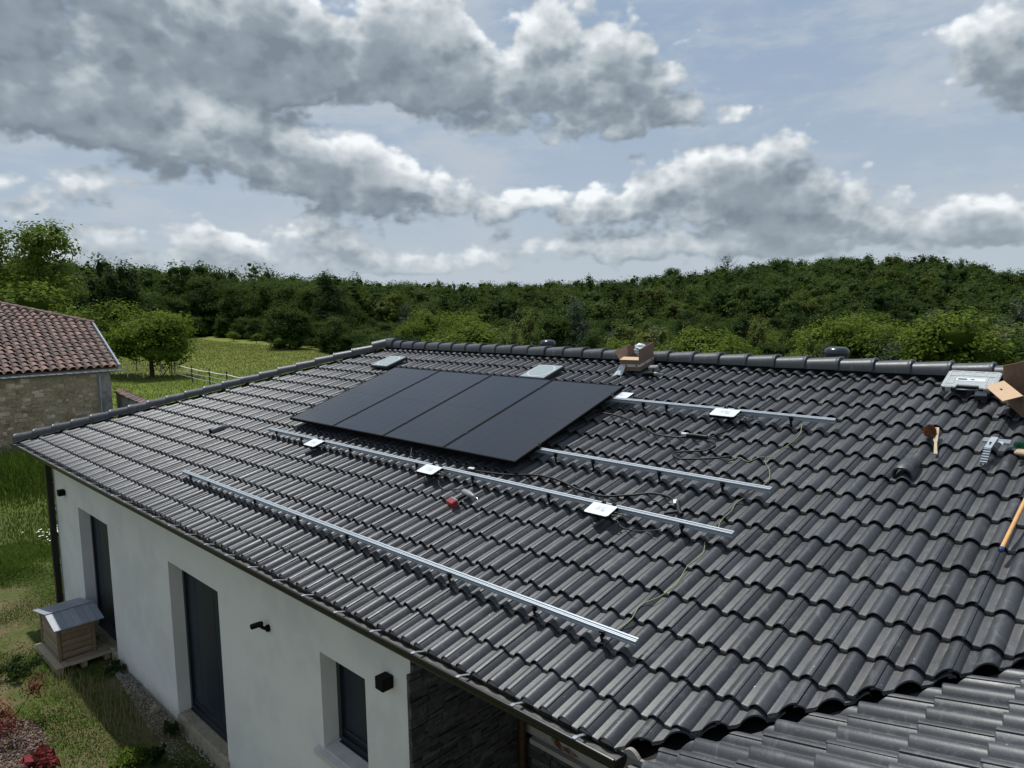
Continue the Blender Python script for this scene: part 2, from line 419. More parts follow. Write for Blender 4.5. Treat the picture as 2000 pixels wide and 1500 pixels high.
M['rust'] = material('rust_stain', (0.12, 0.04, 0.015), 0.9, var=(20, (0.32, 0.26, 0.20), 0.7, 5))
M['ruststone'] = material('old_stone', (0.33, 0.25, 0.15), 0.95, tint=((0.20, 0.135, 0.075), (0.72, 0.60, 0.43)),
                     var=[(1.6, (0.30, 0.20, 0.11), 0.6, 5), (14, (0.58, 0.50, 0.36), 0.35, 5)], bump=[(10, 0.7, 0.04), (50, 0.5, 0.01)])
M['tan_mortar'] = material('tan_mortar', (0.36, 0.28, 0.175), 0.95, var=[(1.5, (0.26, 0.18, 0.10), 0.8, 5), (9, (0.50, 0.42, 0.29), 0.6, 5)], bump=[(12, 0.8, 0.05), (50, 0.5, 0.01)])
M['render_old'] = material('old_render', (0.33, 0.31, 0.27), 0.95, var=[(3, (0.15, 0.13, 0.11), 0.8, 6), (14, (0.42, 0.40, 0.36), 0.5, 5)], bump=(20, 0.6, 0.02))
M['bark'] = material('bark', (0.055, 0.042, 0.03), 0.95, var=(8, (0.03, 0.024, 0.018), 0.7, 4))
M['whitetape'] = material('fence_tape', (0.9, 0.9, 0.82), 0.6)
M['postdark'] = material('fence_post_wood', (0.045, 0.035, 0.028), 0.9)
M['skyglass'] = material('skylight_glass', (0.30, 0.34, 0.34), 0.16, spec=0.8, var=(20, (0.22, 0.26, 0.26), 0.5, 3))
M['ring'] = material('skylight_ring', (0.58, 0.62, 0.60), 0.3)
M['ventcap'] = material('vent_cap', (0.020, 0.028, 0.031), 0.25)
M['lead'] = material('valley_metal', (0.07, 0.072, 0.075), 0.5, metal=0.4)
M['petal'] = material('petal', (0.75, 0.74, 0.62), 0.7)

def leaf_material(name, lo, hi, trans=0.22, rand=0.25):
    mt = bpy.data.materials.new(name); mt.use_nodes = True
    t = mt.node_tree; b = NB(t)
    p = t.nodes['Principled BSDF']; outp = t.nodes['Material Output']
    at = b.n('ShaderNodeAttribute', attribute_name='tint').outputs['Fac']
    oi = b.n('ShaderNodeObjectInfo').outputs['Random']
    f = b.m('ADD', b.m('MULTIPLY', at, 1 - rand), b.m('MULTIPLY', oi, rand))
    c = b.mix(f, tuple(lo) + (1,), tuple(hi) + (1,))
    hu = b.n('ShaderNodeAttribute', attribute_name='hue').outputs['Fac']
    c = b.mix(b.m('MULTIPLY', hu, 0.55), c, (0.11, 0.12, 0.022, 1))
    b.put(p.inputs['Base Color'], c)
    p.inputs['Roughness'].default_value = 0.7; p.inputs['Specular IOR Level'].default_value = 0.04
    tr = b.n('ShaderNodeBsdfTranslucent'); b.put(tr.inputs[0], b.mix(0.4, c, (0.12, 0.20, 0.02, 1)))
    mx = b.n('ShaderNodeMixShader'); mx.inputs[0].default_value = trans
    t.links.new(p.outputs[0], mx.inputs[1]); t.links.new(tr.outputs[0], mx.inputs[2]); t.links.new(mx.outputs[0], outp.inputs[0])
    return mt
M['leaf_oak'] = leaf_material('oak_leaf', (0.018, 0.036, 0.008), (0.072, 0.112, 0.024), 0.28)
M['leaf_dark'] = leaf_material('dark_leaf', (0.012, 0.025, 0.009), (0.042, 0.068, 0.022))
M['leaf_light'] = leaf_material('light_leaf', (0.055, 0.090, 0.012), (0.180, 0.230, 0.036), 0.38)
M['leaf_willow'] = leaf_material('willow_leaf', (0.078, 0.095, 0.028), (0.220, 0.235, 0.075), 0.38)
M['leaf_silver'] = leaf_material('silver_leaf', (0.045, 0.065, 0.040), (0.12, 0.15, 0.10), 0.2)
M['leaf_far'] = leaf_material('far_leaf', (0.018, 0.036, 0.009), (0.080, 0.118, 0.030), 0.28, 0.0)
M['leaf_red'] = leaf_material('red_leaf', (0.06, 0.010, 0.014), (0.22, 0.040, 0.045), 0.2, 0.0)
M['grass'] = leaf_material('grass_blade', (0.030, 0.055, 0.010), (0.130, 0.200, 0.032), 0.32, 0.0)
M['meadow'] = leaf_material('meadow_blade', (0.085, 0.095, 0.022), (0.21, 0.20, 0.075), 0.35, 0.0)
M['dryweed'] = leaf_material('dry_weed', (0.20, 0.15, 0.08), (0.36, 0.28, 0.17), 0.2, 0.0)

# ---------------------------------------------------------------- the house
cp, sp, tp = math.cos(PIT), math.sin(PIT), math.tan(PIT)
FX = Vector((1, 0, 0)); FV = Vector((0, cp, sp)); FN = Vector((0, -sp, cp))
ROOF = Matrix((FX, FV, FN)).transposed().to_4x4()           # u along the eave, v up the slope, h off the tile crests
XW = -1.93                                                  # eave line of the wing roof (it rises towards +x)
WV = Vector((cp, 0, sp)); WN = Vector((-sp, 0, cp))
WING = Matrix((Vector((0, -1, 0)), WV, WN)).transposed().to_4x4(); WING.translation = Vector((XW, 0, 0))
def rp(u, v, h=0.0): return ROOF @ Vector((u, v, h))
def on_roof(u, v, h=0.0, rot=0.0):
    return ROOF @ Matrix.Translation((u, v, h)) @ Matrix.Rotation(rot, 4, 'Z')

GAUGE, TW = 0.332, 0.300
def tile_profile():
    """(w, h, dust) across one double-roll tile, from its tucked left edge to the lap on the next tile"""
    def hh(w):
        m_ = (w + 0.112) % 0.15
        if m_ < 0.042: return -0.042
        t = (m_ - 0.042) / 0.108
        return -0.042 + 0.042 * math.sin(math.pi * t) ** 0.78
    pts = [(-0.012, hh(0) - 0.013, 0), (0.0, hh(0.0) - 0.012, 0), (0.0035, hh(0.0035) - 0.012, 0), (0.0050, hh(0.0050) - 0.006, 0.1), (0.012, hh(0.012) - 0.005, 0), (0.022, hh(0.022) - 0.003, 0), (0.032, hh(0.032) - 0.001, 0)]
    for base in (0.0, 0.15):
        o = base + 0.038                                   # pan starts here
        pts += [(o, -0.042, 0.25), (o + 0.018, -0.0425, 0.1), (o + 0.036, -0.0420, 0.25), (o + 0.0395, -0.0385, 1.0), (o + 0.0435, -0.0395, 0.5)]
        for k in (0.05, 0.11, 0.19, 0.29, 0.39, 0.5, 0.61, 0.71, 0.81, 0.89, 0.95):
            w = o + 0.042 + 0.108 * k
            if base > 0 and w > 0.303: break
            pts.append((w, hh(w), 0.0))
    pts.append((0.3025, hh(0.3025), 0.1))
    return pts
PROF = tile_profile()

def tile_field(cells, seam0, first_v):
    """cells: list of (column, row); returns arrays in roof coordinates (u, v, h)"""
    np_ = len(PROF)
    w = np.array([p[0] for p in PROF]); h = np.array([p[1] for p in PROF]); du = np.array([p[2] for p in PROF])
    pan = np.clip((-0.032 - h) / 0.010, 0, 1)
    thick = 0.010 + 0.020 * pan
    tilt = 0.034 / GAUGE
    rows = [(0.003, -thick), (0.0, -0.006 + 0 * h), (0.0035, -0.0015 + 0 * h), (0.010, 0 * h), (0.40, 0 * h), (0.40, -0.012 + 0 * h)]
    Vs, Fs, T, Du = [], [], [], []
    n0 = 0
    for (c, r) in cells:
        jv = rng.normal(0, 0.0022); jh = rng.normal(0, 0.0008); ju = rng.normal(0, 0.0012); jt = rng.normal(0, 0.0025)
        v0 = first_v(r) + jv
        tone = float(np.clip(rng.normal(0.5, 0.24), 0, 1))
        blk = []
        for dv, dh in rows:
            u = seam0 + c * TW + w + ju
            hh_ = h + dh - dv * tilt + jh + jt * (w - 0.15)
            blk.append(np.stack([u, np.full(np_, v0 + dv), hh_], 1))
        Vs.append(np.concatenate(blk))
        Du.append(np.concatenate([np.clip(du * 0 + 0.9 * pan, 0, 1), np.clip(du + 0.75 * pan, 0, 1), np.clip(du + 0.3 * pan, 0, 1), du, du, du]))
        R_ = len(rows)
        f = []
        for i in range(R_):
            j = (i + 1) % R_
            a = n0 + i * np_ + np.arange(np_ - 1); b_ = n0 + j * np_ + np.arange(np_ - 1)
            f.append(np.stack([a, a + 1, b_ + 1, b_], 1))
        Fs.append(np.concatenate(f))
        T.append(np.full((np_ - 1) * R_, tone))
        n0 += R_ * np_
    return np.concatenate(Vs), np.concatenate(Fs), np.concatenate(T), np.concatenate(Du)

def cut_mesh(me, planes):
    """bisect by planes (co, no): keep the side the normal points away from"""
    bm = bmesh.new(); bm.from_mesh(me)
    # close the two side edges of every tile
    be = [e for e in bm.edges if e.is_boundary]
    bmesh.ops.holes_fill(bm, edges=be, sides=0)
    for co, no in planes:
        res = bmesh.ops.bisect_plane(bm, geom=bm.verts[:] + bm.edges[:] + bm.faces[:], plane_co=co, plane_no=no, clear_outer=True)
        ed = [e for e in res['geom_cut'] if isinstance(e, bmesh.types.BMEdge) and e.is_boundary]
        bmesh.ops.holes_fill(bm, edges=ed, sides=0)
    bmesh.ops.recalc_face_normals(bm, faces=bm.faces)
    bm.to_mesh(me); bm.free()

HIP0, HIP1 = -15.70, -11.12      # hip from (HIP0, 0) to (HIP1, RY)
RY = 5.20
RVT = RY / cp                    # slope length to the ridge
RZ = RY * tp
WRX = 2.6                        # ridge of the wing

house = empty('house', (-9.0, 3.0, GZ), 'long low white rendered house with dark grey tiled hip roof in the foreground', 'house')

def first_v_main(r): return 0.0 if r == 0 else 0.272 + GAUGE * (r - 1)
def roof_from(name, cells, seam0, fv, MM, planes, parent, extra_h=0.0):
    V, F, T, Du = tile_field(cells, seam0, fv)
    V4 = np.c_[V, np.ones(len(V))] @ np.array(MM).T
    me = bpy.data.meshes.new(name)
    Vw = V4[:, :3]
    me.vertices.add(len(Vw)); me.vertices.foreach_set('co', Vw.astype(np.float32).ravel())
    me.loops.add(F.size); me.loops.foreach_set('vertex_index', F.astype(np.int32).ravel())
    me.polygons.add(len(F)); me.polygons.foreach_set('loop_start', np.arange(0, F.size, 4, dtype=np.int32))
    me.update(calc_edges=True)
    a = me.attributes.new('tint', 'FLOAT', 'FACE'); a.data.foreach_set('value', T.astype(np.float32))
    a = me.attributes.new('dust', 'FLOAT', 'POINT'); a.data.foreach_set('value', Du.astype(np.float32))
    cut_mesh(me, planes)
    me.materials.append(M['tile'])
    me.polygons.foreach_set('use_smooth', [True] * len(me.polygons))
    me.set_sharp_from_angle(angle=rad(38))
    org = Vector((float(Vw[:, 0].mean()), float(Vw[:, 1].mean()), 0))
    me.transform(Matrix.Translation(-org))
    return link_mesh(name, me, parent, org)

# main slope
hd = Vector((HIP1 - HIP0, RY, 0)); hn = Vector((-hd.y, hd.x, 0)).normalized()       # points to -x side
cells = []
for r in range(0, 17):
    v = first_v_main(r); y = v * cp
    xl = HIP0 + (HIP1 - HIP0) * y / RY
    for c in range(-48, 18):
        u0 = -1.73 + c * TW
        if u0 + 0.32 < xl - 0.05: continue
        if y + 0.40 < u0 - XW + 0.1: continue
        if u0 > WRX: continue
        cells.append((c, r))
roof_main = roof_from('roof', cells, -1.73, first_v_main, ROOF,
    [((HIP0 + 0.05, 0, 0), hn), ((-2.175, -0.02, 0), Vector((1.565, -1.625, 0)).normalized()), ((0, RY - 0.02, 0), Vector((0, 1, 0))), ((WRX, 0, 0), Vector((1, 0, 0)))], house)
roof_main['label'] = 'front slope of dark grey double-roll tiles'

# wing slope: columns run along -y, rows up towards +x
def first_v_wing(r): return 0.12 + GAUGE * r - 0.332 if r else -0.035
def fvw(r): return 0.0 if r == 0 else 0.13 + GAUGE * (r - 1)
cells = []
for r in range(0, 15):
    s = fvw(r); x = XW + s * cp
    if x > WRX: continue
    ymax = x - XW + 0.35
    for c in range(-20, 24):
        u0 = -0.71 + c * TW        # u = -y
        if -u0 - 0.3 > ymax + 0.35: continue
        if -u0 < -6.4: continue
        cells.append((c, r))
roof_wing = roof_from('roof', cells, -0.71, fvw, WING,
    [((XW, 0.145, 0), Vector((-1, 1, 0)).normalized()), ((0, -6.2, 0), Vector((0, -1, 0))), ((WRX - 0.02, 0, 0), Vector((1, 0, 0)))], house)
roof_wing['label'] = 'nearer wing slope of dark grey tiles at the lower right'

# boards under the tiles, hidden slopes and the rest of the closed roof shell
mb = MB()
def slab(mb, pts, d=0.03):
    """a thin board: quad pts with thickness d downwards"""
    mb.hexa([(p[0], p[1], p[2] - d) for p in pts] + list(pts))
dz = -0.115
HB = (HIP0 + 0.1, 0.04)
slab(mb, [(HB[0] + 0.1, 0.05, 0.05 * tp + dz), (XW + 0.02, 0.05, 0.05 * tp + dz), (WRX, RY - 0.05, RZ + dz - 0.02), (HIP1 + 0.1, RY - 0.05, RZ + dz - 0.02)])
mb.build('roof_deck', M['blackmatt'], house)
mb = MB()
# back slope and left hip slope of plain dark tiles (not seen from the front)
def plain(pts): mb.hexa([(p[0], p[1], p[2] - 0.03) for p in pts] + list(pts))
E2 = 2 * RY
plain([(HIP0, E2, -0.03), (HIP1, RY + 0.03, RZ - 0.05), (WRX + 6, RY + 0.03, RZ - 0.05), (WRX + 6, E2, -0.03)])
mb.poly([(HIP0 - 0.0, 0, -0.05), (HIP1 - 0.05, RY, RZ - 0.05), (HIP0, E2, -0.05)])
plain([(WRX + 0.02, -6.2, (WRX - XW) * tp - 0.05), (2 * WRX - XW, -6.2, -0.05), (2 * WRX - XW, 0, -0.05), (WRX + 0.02, WRX - XW, (WRX - XW) * tp - 0.05)])
plain([(WRX, WRX - XW, (WRX - XW) * tp - 0.05), (2 * WRX - XW, 0.0, -0.05), (WRX + 6, 0, -0.05), (WRX + 6, RY - 0.02, RZ - 0.05)])
ob = mb.build('rear_roof', M['tile'], house); ob['label'] = 'far slopes of the same dark grey roof'

# valley gutter sheet between the two slopes
mb = MB()
zf = -0.10
mb.hexa([(XW - 0.12, 0.0, zf - 0.015), (XW + 0.30, -0.12, zf - 0.015), (WRX, WRX - XW - 0.35, (WRX - XW) * tp + zf - 0.09), (WRX - 0.45, WRX - XW, (WRX - XW) * tp + zf - 0.09),
         (XW - 0.12, 0.0, zf), (XW + 0.30, -0.12, zf), (WRX, WRX - XW - 0.35, (WRX - XW) * tp + zf - 0.07), (WRX - 0.45, WRX - XW, (WRX - XW) * tp + zf - 0.07)])
mb.build('valley_gutter', M['lead'], house)

# ridge and hip caps: each its own piece
def cap_prof(r, hgt, n=12):
    pts = []
    for k in range(n + 1):
        t = math.pi * k / n
        c_, s_ = math.cos(t), math.sin(t)
        x = r * math.copysign(abs(c_) ** 0.80, c_); z = hgt * abs(s_) ** 0.72
        pts.append((x, z))
    return pts
def cap_mesh(name, length, w0, w1, h0, h1):
    """half-round cap along +x, bigger at x=length; lip at the big end"""
    mb = MB(); rings = []
    for x, k, lift in ((0.0, 0, 0), (length * 0.9, 0.9, 0), (length - 0.03, 0.95, 0.0), (length - 0.022, 1.05, 0.004), (length - 0.004, 1.07, 0.005), (length, 1.02, 0.0)):
        w = w0 + (w1 - w0) * k; h = h0 + (h1 - h0) * k
        o = [(x, p[0], p[1] + lift) for p in cap_prof(w, h)]
        i = [(x, p[0] * 0.86, p[1] * 0.86) for p in reversed(cap_prof(w, h))]
        rings.append(o + i)
    mb.loft(rings, True, True, True)
    mb.tv = 0.5
    me = mb.build(name, M['tile'], None, smooth=45, origin=Vector((0, 0, 0)))
    data = me.data; bpy.data.objects.remove(me)
    return data
CAP = cap_mesh('ridge_cap', 0.40, 0.115, 0.130, 0.112, 0.135)
def place(data, name, MM, parent):
    o = bpy.data.objects.new(name, data); COL.objects.link(o)
    loc = MM.translation.copy(); WLOC[o.name] = loc
    o.parent = parent
    M2 = MM.copy(); M2.translation = loc - WLOC[parent.name]
    o.matrix_local = M2
    return o
k = 0
x = -10.99
while x < WRX:
    mm = Matrix.Translation((x - 0.03 + rng.normal(0, 0.003), RY + rng.normal(0, 0.002), RZ - 0.025 + rng.normal(0, 0.0015))) @ Matrix.Rotation(-0.022, 4, 'Y')
    place(CAP, 'ridge_tile', mm, roof_main)
    x += 0.3555; k += 1
hdir = Vector((HIP1 - HIP0, RY, RZ)); HL = hdir.length; hdir.normalize()
side = Vector((-hd.y, hd.x, 0)).normalized(); nrm = side.cross(hdir) * -1
if nrm.z < 0: nrm = -nrm
nh = int((HL - 0.15) / 0.355)
for k in range(nh + 1):
    s = 0.42 + k * 0.355
    if s > HL - 0.05: break
    org = Vector((HIP0, 0, 0)) + hdir * s + nrm * (-0.018 + rng.normal(0, 0.0015))
    fx = -hdir; ny = nrm.cross(fx)
    mm = Matrix((fx, ny, nrm)).transposed().to_4x4(); mm.translation = org
    mm = mm @ Matrix.Rotation(-0.02, 4, 'Y')
    place(CAP, 'hip_tile', mm, roof_main)
# three-way apex piece
mb = MB()
ap = Vector((HIP1, RY, RZ + 0.005))
for dvec, ln in ((-hdir, 0.30), (Vector((1, 0, 0)), 0.25), (Vector((HIP0 - HIP1, RY, -RZ)).normalized(), 0.28)):
    sd_ = Vector((-dvec.y, dvec.x, 0)).normalized(); up_ = dvec.cross(sd_)
    if up_.z < 0: up_ = -up_
    rings = []
    for s, kk in ((0.0, 1.0), (ln * 0.5, 1.02), (ln, 1.05)):
        rings.append([tuple(ap + dvec * s + sd_ * p[0] * kk * 1.1 + up_ * (p[1] * kk * 1.15)) for p in cap_prof(0.125, 0.125)])
    mb.loft(rings, True, True, True)
ob = mb.build('apex_tile', M['tile'], roof_main, smooth=45)
# black strip put in for the shadow gap under the ridge and hip caps
mb = MB()
mb.box((HIP1, RY - 0.085, RZ - 0.13), (WRX, RY - 0.02, RZ - 0.02))
mb.loft([[tuple(Vector((HIP0 + 0.05, 0, -0.02)) + hdir * s + side * a + nrm * b_) for a, b_ in ((-0.07, -0.09), (-0.07, -0.005), (0.07, -0.005), (0.07, -0.09))] for s in (0.0, HL - 0.1)])
mb.build('ridge_shade_strip', M['blackmatt'], roof_main)

# gable of the wing ridge caps
x0w = 0
for k in range(30):
    y = -6.1 + k * 0.3555
    if y > WRX - XW - 0.1: break
    mm = Matrix.Translation((WRX, y, (WRX - XW) * tp - 0.025)) @ Matrix.Rotation(rad(90), 4, 'Z')
    place(CAP, 'ridge_tile', mm, roof_wing)

# raised ventilation tiles
def vent_tile(u, v, s=1.0):
    mb = MB(on_roof(u, v, 0.0))
    rings = []
    for y, k in ((0.0, 1.0), (0.008, 1.04), (0.12, 1.0), (0.19, 0.86), (0.25, 0.62), (0.30, 0.30)):
        o = [(p[0] * (0.7 + 0.3 * k), y, -0.040 + p[1] * k) for p in cap_prof(0.076, 0.100)]
        i = [(p[0] * 0.84 * (0.7 + 0.3 * k), y, -0.040 + p[1] * 0.84 * k) for p in reversed(cap_prof(0.076, 0.100))]
        rings.append(o + i)
    mb.loft(rings)
    o = mb.build('vent_tile', M['tile'], roof_main, smooth=50)
vent_tile(-1.61, 3.30); vent_tile(-10.81, 1.64)

# two flat roof lights near the ridge
def roof_light(u0, u1, v0, v1):
    mb = MB(ROOF)
    mb.box((u0, v0, 0.004), (u1, v1, 0.050), 0.006)
    fr = mb.build('skylight', M['anthracite'], roof_main)
    mb = MB(ROOF); mb.box((u0 + 0.016, v0 + 0.016, 0.0505), (u1 - 0.016, v1 - 0.016, 0.056))
    pn = mb.build('pane', M['skyglass'], fr)
    mb = MB(ROOF); cu, cv = (u0 + u1) / 2, (v0 + v1) / 2; R0 = min(u1 - u0, v1 - v0) / 2 - 0.035; rr = []
    for r_, h_ in ((R0 - 0.012, 0.0565), (R0, 0.0565), (R0, 0.0585), (R0 - 0.012, 0.0585)):
        rr.append([mb.addv((cu + r_ * math.cos(t), cv + r_ * math.sin(t), h_)) for t in [2 * math.pi * q / 32 for q in range(32)]])
    mb.skin(rr + [rr[0]], False, False)
    mb.build('ring', M['ring'], fr)
roof_light(-10.32, -9.84, 4.40, 4.87)
roof_light(-6.80, -6.33, 4.43, 4.90)

# mushroom vents standing behind the ridge
def roof_vent(x, y, zt, s=1.0):
    mb = MB()
    mb.lathe((x, y, zt - 0.40), [(0.075 * s, 0.0), (0.075 * s, 0.26)], 20)
    st = mb.build('roof_vent', M['ventcap'], house, smooth=40)
    mb = MB()
    mb.lathe((x, y, zt - 0.16), [(0.05 * s, 0.0), (0.115 * s, 0.005), (0.135 * s, 0.03), (0.140 * s, 0.07), (0.135 * s, 0.10), (0.115 * s, 0.128), (0.07 * s, 0.14), (0.001, 0.142)], 28)
    mb.build('cap', M['ventcap'], st, smooth=60)
roof_vent(-7.62, 5.80, 1.795, 0.92)
roof_vent(-3.05, 5.75, 1.82, 1.0)

# eaves: fascia, gutter, brackets
mb = MB()
mb.box((HIP0 + 0.10, 0.030, -0.17), (XW + 0.02, 0.050, -0.056))
mb.build('fascia', M['mortar'], house)
# scalloped mortar filling the roll ends
mb = MB()
seam = -1.73
xs = HIP0 + 0.15
c = int((xs - seam) / 0.15) - 1
while True:
    m0 = seam - 0.112 + 0.15 * c + 0.046
    c += 1
    if m0 < xs: continue
    if m0 + 0.1 > XW: break
    pr = [(m0 + 0.104 * q / 8, -0.052 + 0.036 * math.sin(math.pi * q / 8) ** 0.85 + 0.001) for q in range(9)]
    mb.loft([[(a, y_, b_) for a, b_ in pr] + [(m0 + 0.104, y_, -0.060), (m0, y_, -0.060)] for y_ in (0.022, 0.048)])
mb.build('eave_filler', M['mortar'], house)
mb = MB()
GR, GY, GZZ = 0.058, -0.032, -0.062
xa, xb = HIP0 - 0.06, XW - 0.14
outer = [(GY - GR, GZZ + 0.024)] + [(GY + GR * math.cos(t), GZZ + GR * math.sin(t)) for t in [math.pi + math.pi * q / 14 for q in range(15)]] + [(GY + GR, GZZ + 0.012)]
inner = [(GY + GR - 0.004, GZZ + 0.012)] + [(GY + (GR - 0.004) * math.cos(t), GZZ + (GR - 0.004) * math.sin(t)) for t in [2 * math.pi - math.pi * q / 14 for q in range(15)]] + [(GY - GR + 0.004, GZZ + 0.024)]
bead = [(GY - GR + 0.002 + 0.010 * math.cos(t), GZZ + 0.026 + 0.010 * math.sin(t)) for t in [2 * math.pi * q / 8 for q in range(8)]]
mb.loft([[(x_, a, b_) for a, b_ in outer + inner] for x_ in (xa, xb)])
mb.loft([[(x_, a, b_) for a, b_ in bead] for x_ in (xa, xb)])
for x_ in (xa - 0.003, xb):
    mb.loft([[(q, a, b_) for a, b_ in outer] for q in (x_, x_ + 0.003)])
gut = mb.build('gutter', M['black'], house, smooth=40)
mb = MB()   # silt lying in the gutter
n_ = 90; rings = []
for q in range(n_ + 1):
    x_ = xa + 0.01 + (xb - xa - 0.02) * q / n_; zz = GZZ - 0.018 + rng.normal(0, 0.003); ww = math.sqrt(max(0.0001, (GR - 0.005) ** 2 - (zz - GZZ) ** 2))
    rings.append([(x_, GY - ww, zz), (x_, GY, zz + 0.004), (x_, GY + ww, zz), (x_, GY + ww * 0.6, zz - 0.012), (x_, GY - ww * 0.6, zz - 0.012)])
mb.loft(rings); mb.build('silt', M['gutter_in'], gut)
for x_ in [-15.4, -14.92, -14.44, -13.96, -13.46, -12.99, -12.5, -11.99, -11.52, -11.04, -10.54, -10.06, -9.58, -9.1, -8.62, -8.14, -7.66, -7.18, -6.7, -6.22, -5.74, -5.25, -4.76, -4.27, -3.78, -3.31, -2.82, -2.34]:
    mb = MB()
    mb.box((x_ - 0.012, GY - GR - 0.008, GZZ + 0.0365), (x_ + 0.012, GY - GR + 0.024, GZZ + 0.041))
    mb.hexa([(x_ - 0.010, GY - GR + 0.024, GZZ + 0.034), (x_ + 0.010, GY - GR + 0.024, GZZ + 0.034), (x_ + 0.010, 0.026, GZZ + 0.006), (x_ - 0.010, 0.026, GZZ + 0.006),
             (x_ - 0.010, GY - GR + 0.024, GZZ + 0.039), (x_ + 0.010, GY - GR + 0.024, GZZ + 0.039), (x_ + 0.010, 0.026, GZZ + 0.012), (x_ - 0.010, 0.026, GZZ + 0.012)])
    mb.build('gutter_bracket', M['zinc'], gut)

# soffit
WY = 0.385
CX = -15.02; SX = -4.436
mb = MB(); mb.box((HIP0 + 0.1, 0.051, -0.19), (XW + 0.1, WY + 0.1, -0.172)); mb.build('soffit', M['beam'], house)

# front wall with its openings
D1 = (-13.60, -12.07, -3.10, -0.955); D2 = (-9.62, -8.10, -3.07, -0.932); W1 = (-5.85, -5.10, -1.885, -0.902)
def wall_grid(xs, zs, holes, y, depth):
    mb = MB()
    xs = sorted(xs); zs = sorted(zs)
    def hole(xm, zm): return any(h[0] < xm < h[1] and h[2] < zm < h[3] for h in holes)
    for a, b_ in zip(xs, xs[1:]):
        for c_, d_ in zip(zs, zs[1:]):
            if hole((a + b_) / 2, (c_ + d_) / 2): continue
            mb.poly([(a, y, c_), (b_, y, c_), (b_, y, d_), (a, y, d_)])
    for h in holes:
        a, b_, c_, d_ = h
        mb.poly([(a, y, c_), (a, y + depth, c_), (a, y + depth, d_), (a, y, d_)])
        mb.poly([(b_, y, c_), (b_, y + depth, c_), (b_, y + depth, d_), (b_, y, d_)])
        mb.poly([(a, y, d_), (b_, y, d_), (b_, y + depth, d_), (a, y + depth, d_)])
        mb.poly([(a, y, c_), (b_, y, c_), (b_, y + depth, c_), (a, y + depth, c_)])
    return mb
mb = wall_grid([CX, D1[0], D1[1], D2[0], D2[1], W1[0], W1[1], SX], [GZ - 0.4, D1[2], D2[2], W1[2], W1[3], D1[3], D2[3], -0.175], [D1, D2, W1], WY, 0.30)
# left end and back, closing the volume
mb.poly([(CX, WY, GZ - 0.4), (CX, 2 * RY - 0.4, GZ - 0.4), (CX, 2 * RY - 0.4, -0.175), (CX, WY, -0.175)])
mb.poly([(CX, 2 * RY - 0.4, GZ - 0.4), (WRX + 5, 2 * RY - 0.4, GZ - 0.4), (WRX + 5, 2 * RY - 0.4, -0.175), (CX, 2 * RY - 0.4, -0.175)])
wall = mb.build('wall', M['plaster'], house)
mb = MB(); mb.box((CX - 0.004, WY - 0.012, -3.25), (SX, WY + 0.02, -3.19)); mb.build('plinth', M['mortar'], house)

def shutter(op, nm, label, dep):
    a, b_, c_, d_ = op
    mb = MB(); y0 = WY + dep; w = 0.055
    mb.box((a - 0.01, y0, c_), (a + w, y0 + 0.06, d_ + 0.01)); mb.box((b_ - w, y0, c_), (b_ + 0.01, y0 + 0.06, d_ + 0.01))
    mb.box((a + w, y0, d_ - w), (b_ - w, y0 + 0.06, d_ + 0.01)); mb.box((a + w, y0 - 0.012, c_), (b_ - w, y0 + 0.06, c_ + 0.075))
    mb.box((a + w, y0 - 0.035, c_), (b_ - w, y0 - 0.012, c_ + 0.03))
    fr = mb.build(nm, M['anthracite'], house); fr['label'] = label
    mb = MB()
    xm = (a + b_) / 2
    mb.box((a + w, y0 + 0.020, c_ + 0.075), (b_ - w, y0 + 0.05, c_ + 0.14)); mb.build('bottom_rail', M['anthracite'], fr)
    mb = MB(); nb = 5
    for q in range(nb):
        p0 = a + w + (b_ - a - 2 * w) * q / nb; p1 = a + w + (b_ - a - 2 * w) * (q + 1) / nb
        mb.box((p0 + 0.001, y0 + 0.030 + 0.0015 * (q % 2), c_ + 0.14), (p1 - 0.001, y0 + 0.042, d_ - w))
    mb.build('leaf', M['glassdark'], fr)
    mb = MB(); mb.box((a - 0.01, y0 + 0.25, c_ - 0.01), (b_ + 0.01, y0 + 0.27, d_ + 0.01)); mb.build('blind', M['anthracite'], fr)
shutter(D1, 'door', 'far dark door behind the dog house', 0.17)
shutter(D2, 'door', 'nearer dark door over a bare concrete step', 0.17)
shutter(W1, 'window', 'small dark window near the stone corner', 0.17)
# sill
mb = MB()
mb.hexa([(W1[0] - 0.10, WY - 0.06, W1[2] - 0.075), (W1[1] + 0.08, WY - 0.06, W1[2] - 0.075), (W1[1] + 0.08, WY - 0.002, W1[2] - 0.075), (W1[0] - 0.10, WY - 0.002, W1[2] - 0.075),
         (W1[0] - 0.10, WY - 0.06, W1[2] - 0.02), (W1[1] + 0.08, WY - 0.06, W1[2] - 0.02), (W1[1] + 0.08, WY - 0.002, W1[2] - 0.006), (W1[0] - 0.10, WY - 0.002, W1[2] - 0.006)])
mb.hexa([(W1[0] + 0.002, WY - 0.002, W1[2] - 0.01), (W1[1] - 0.002, WY - 0.002, W1[2] - 0.01), (W1[1] - 0.002, WY + 0.17, W1[2] - 0.01), (W1[0] + 0.002, WY + 0.17, W1[2] - 0.01),
         (W1[0] + 0.002, WY - 0.002, W1[2] + 0.004), (W1[1] - 0.002, WY - 0.002, W1[2] + 0.004), (W1[1] - 0.002, WY + 0.17, W1[2] + 0.024), (W1[0] + 0.002, WY + 0.17, W1[2] + 0.024)])
mb.build('sill', M['sill'], house)
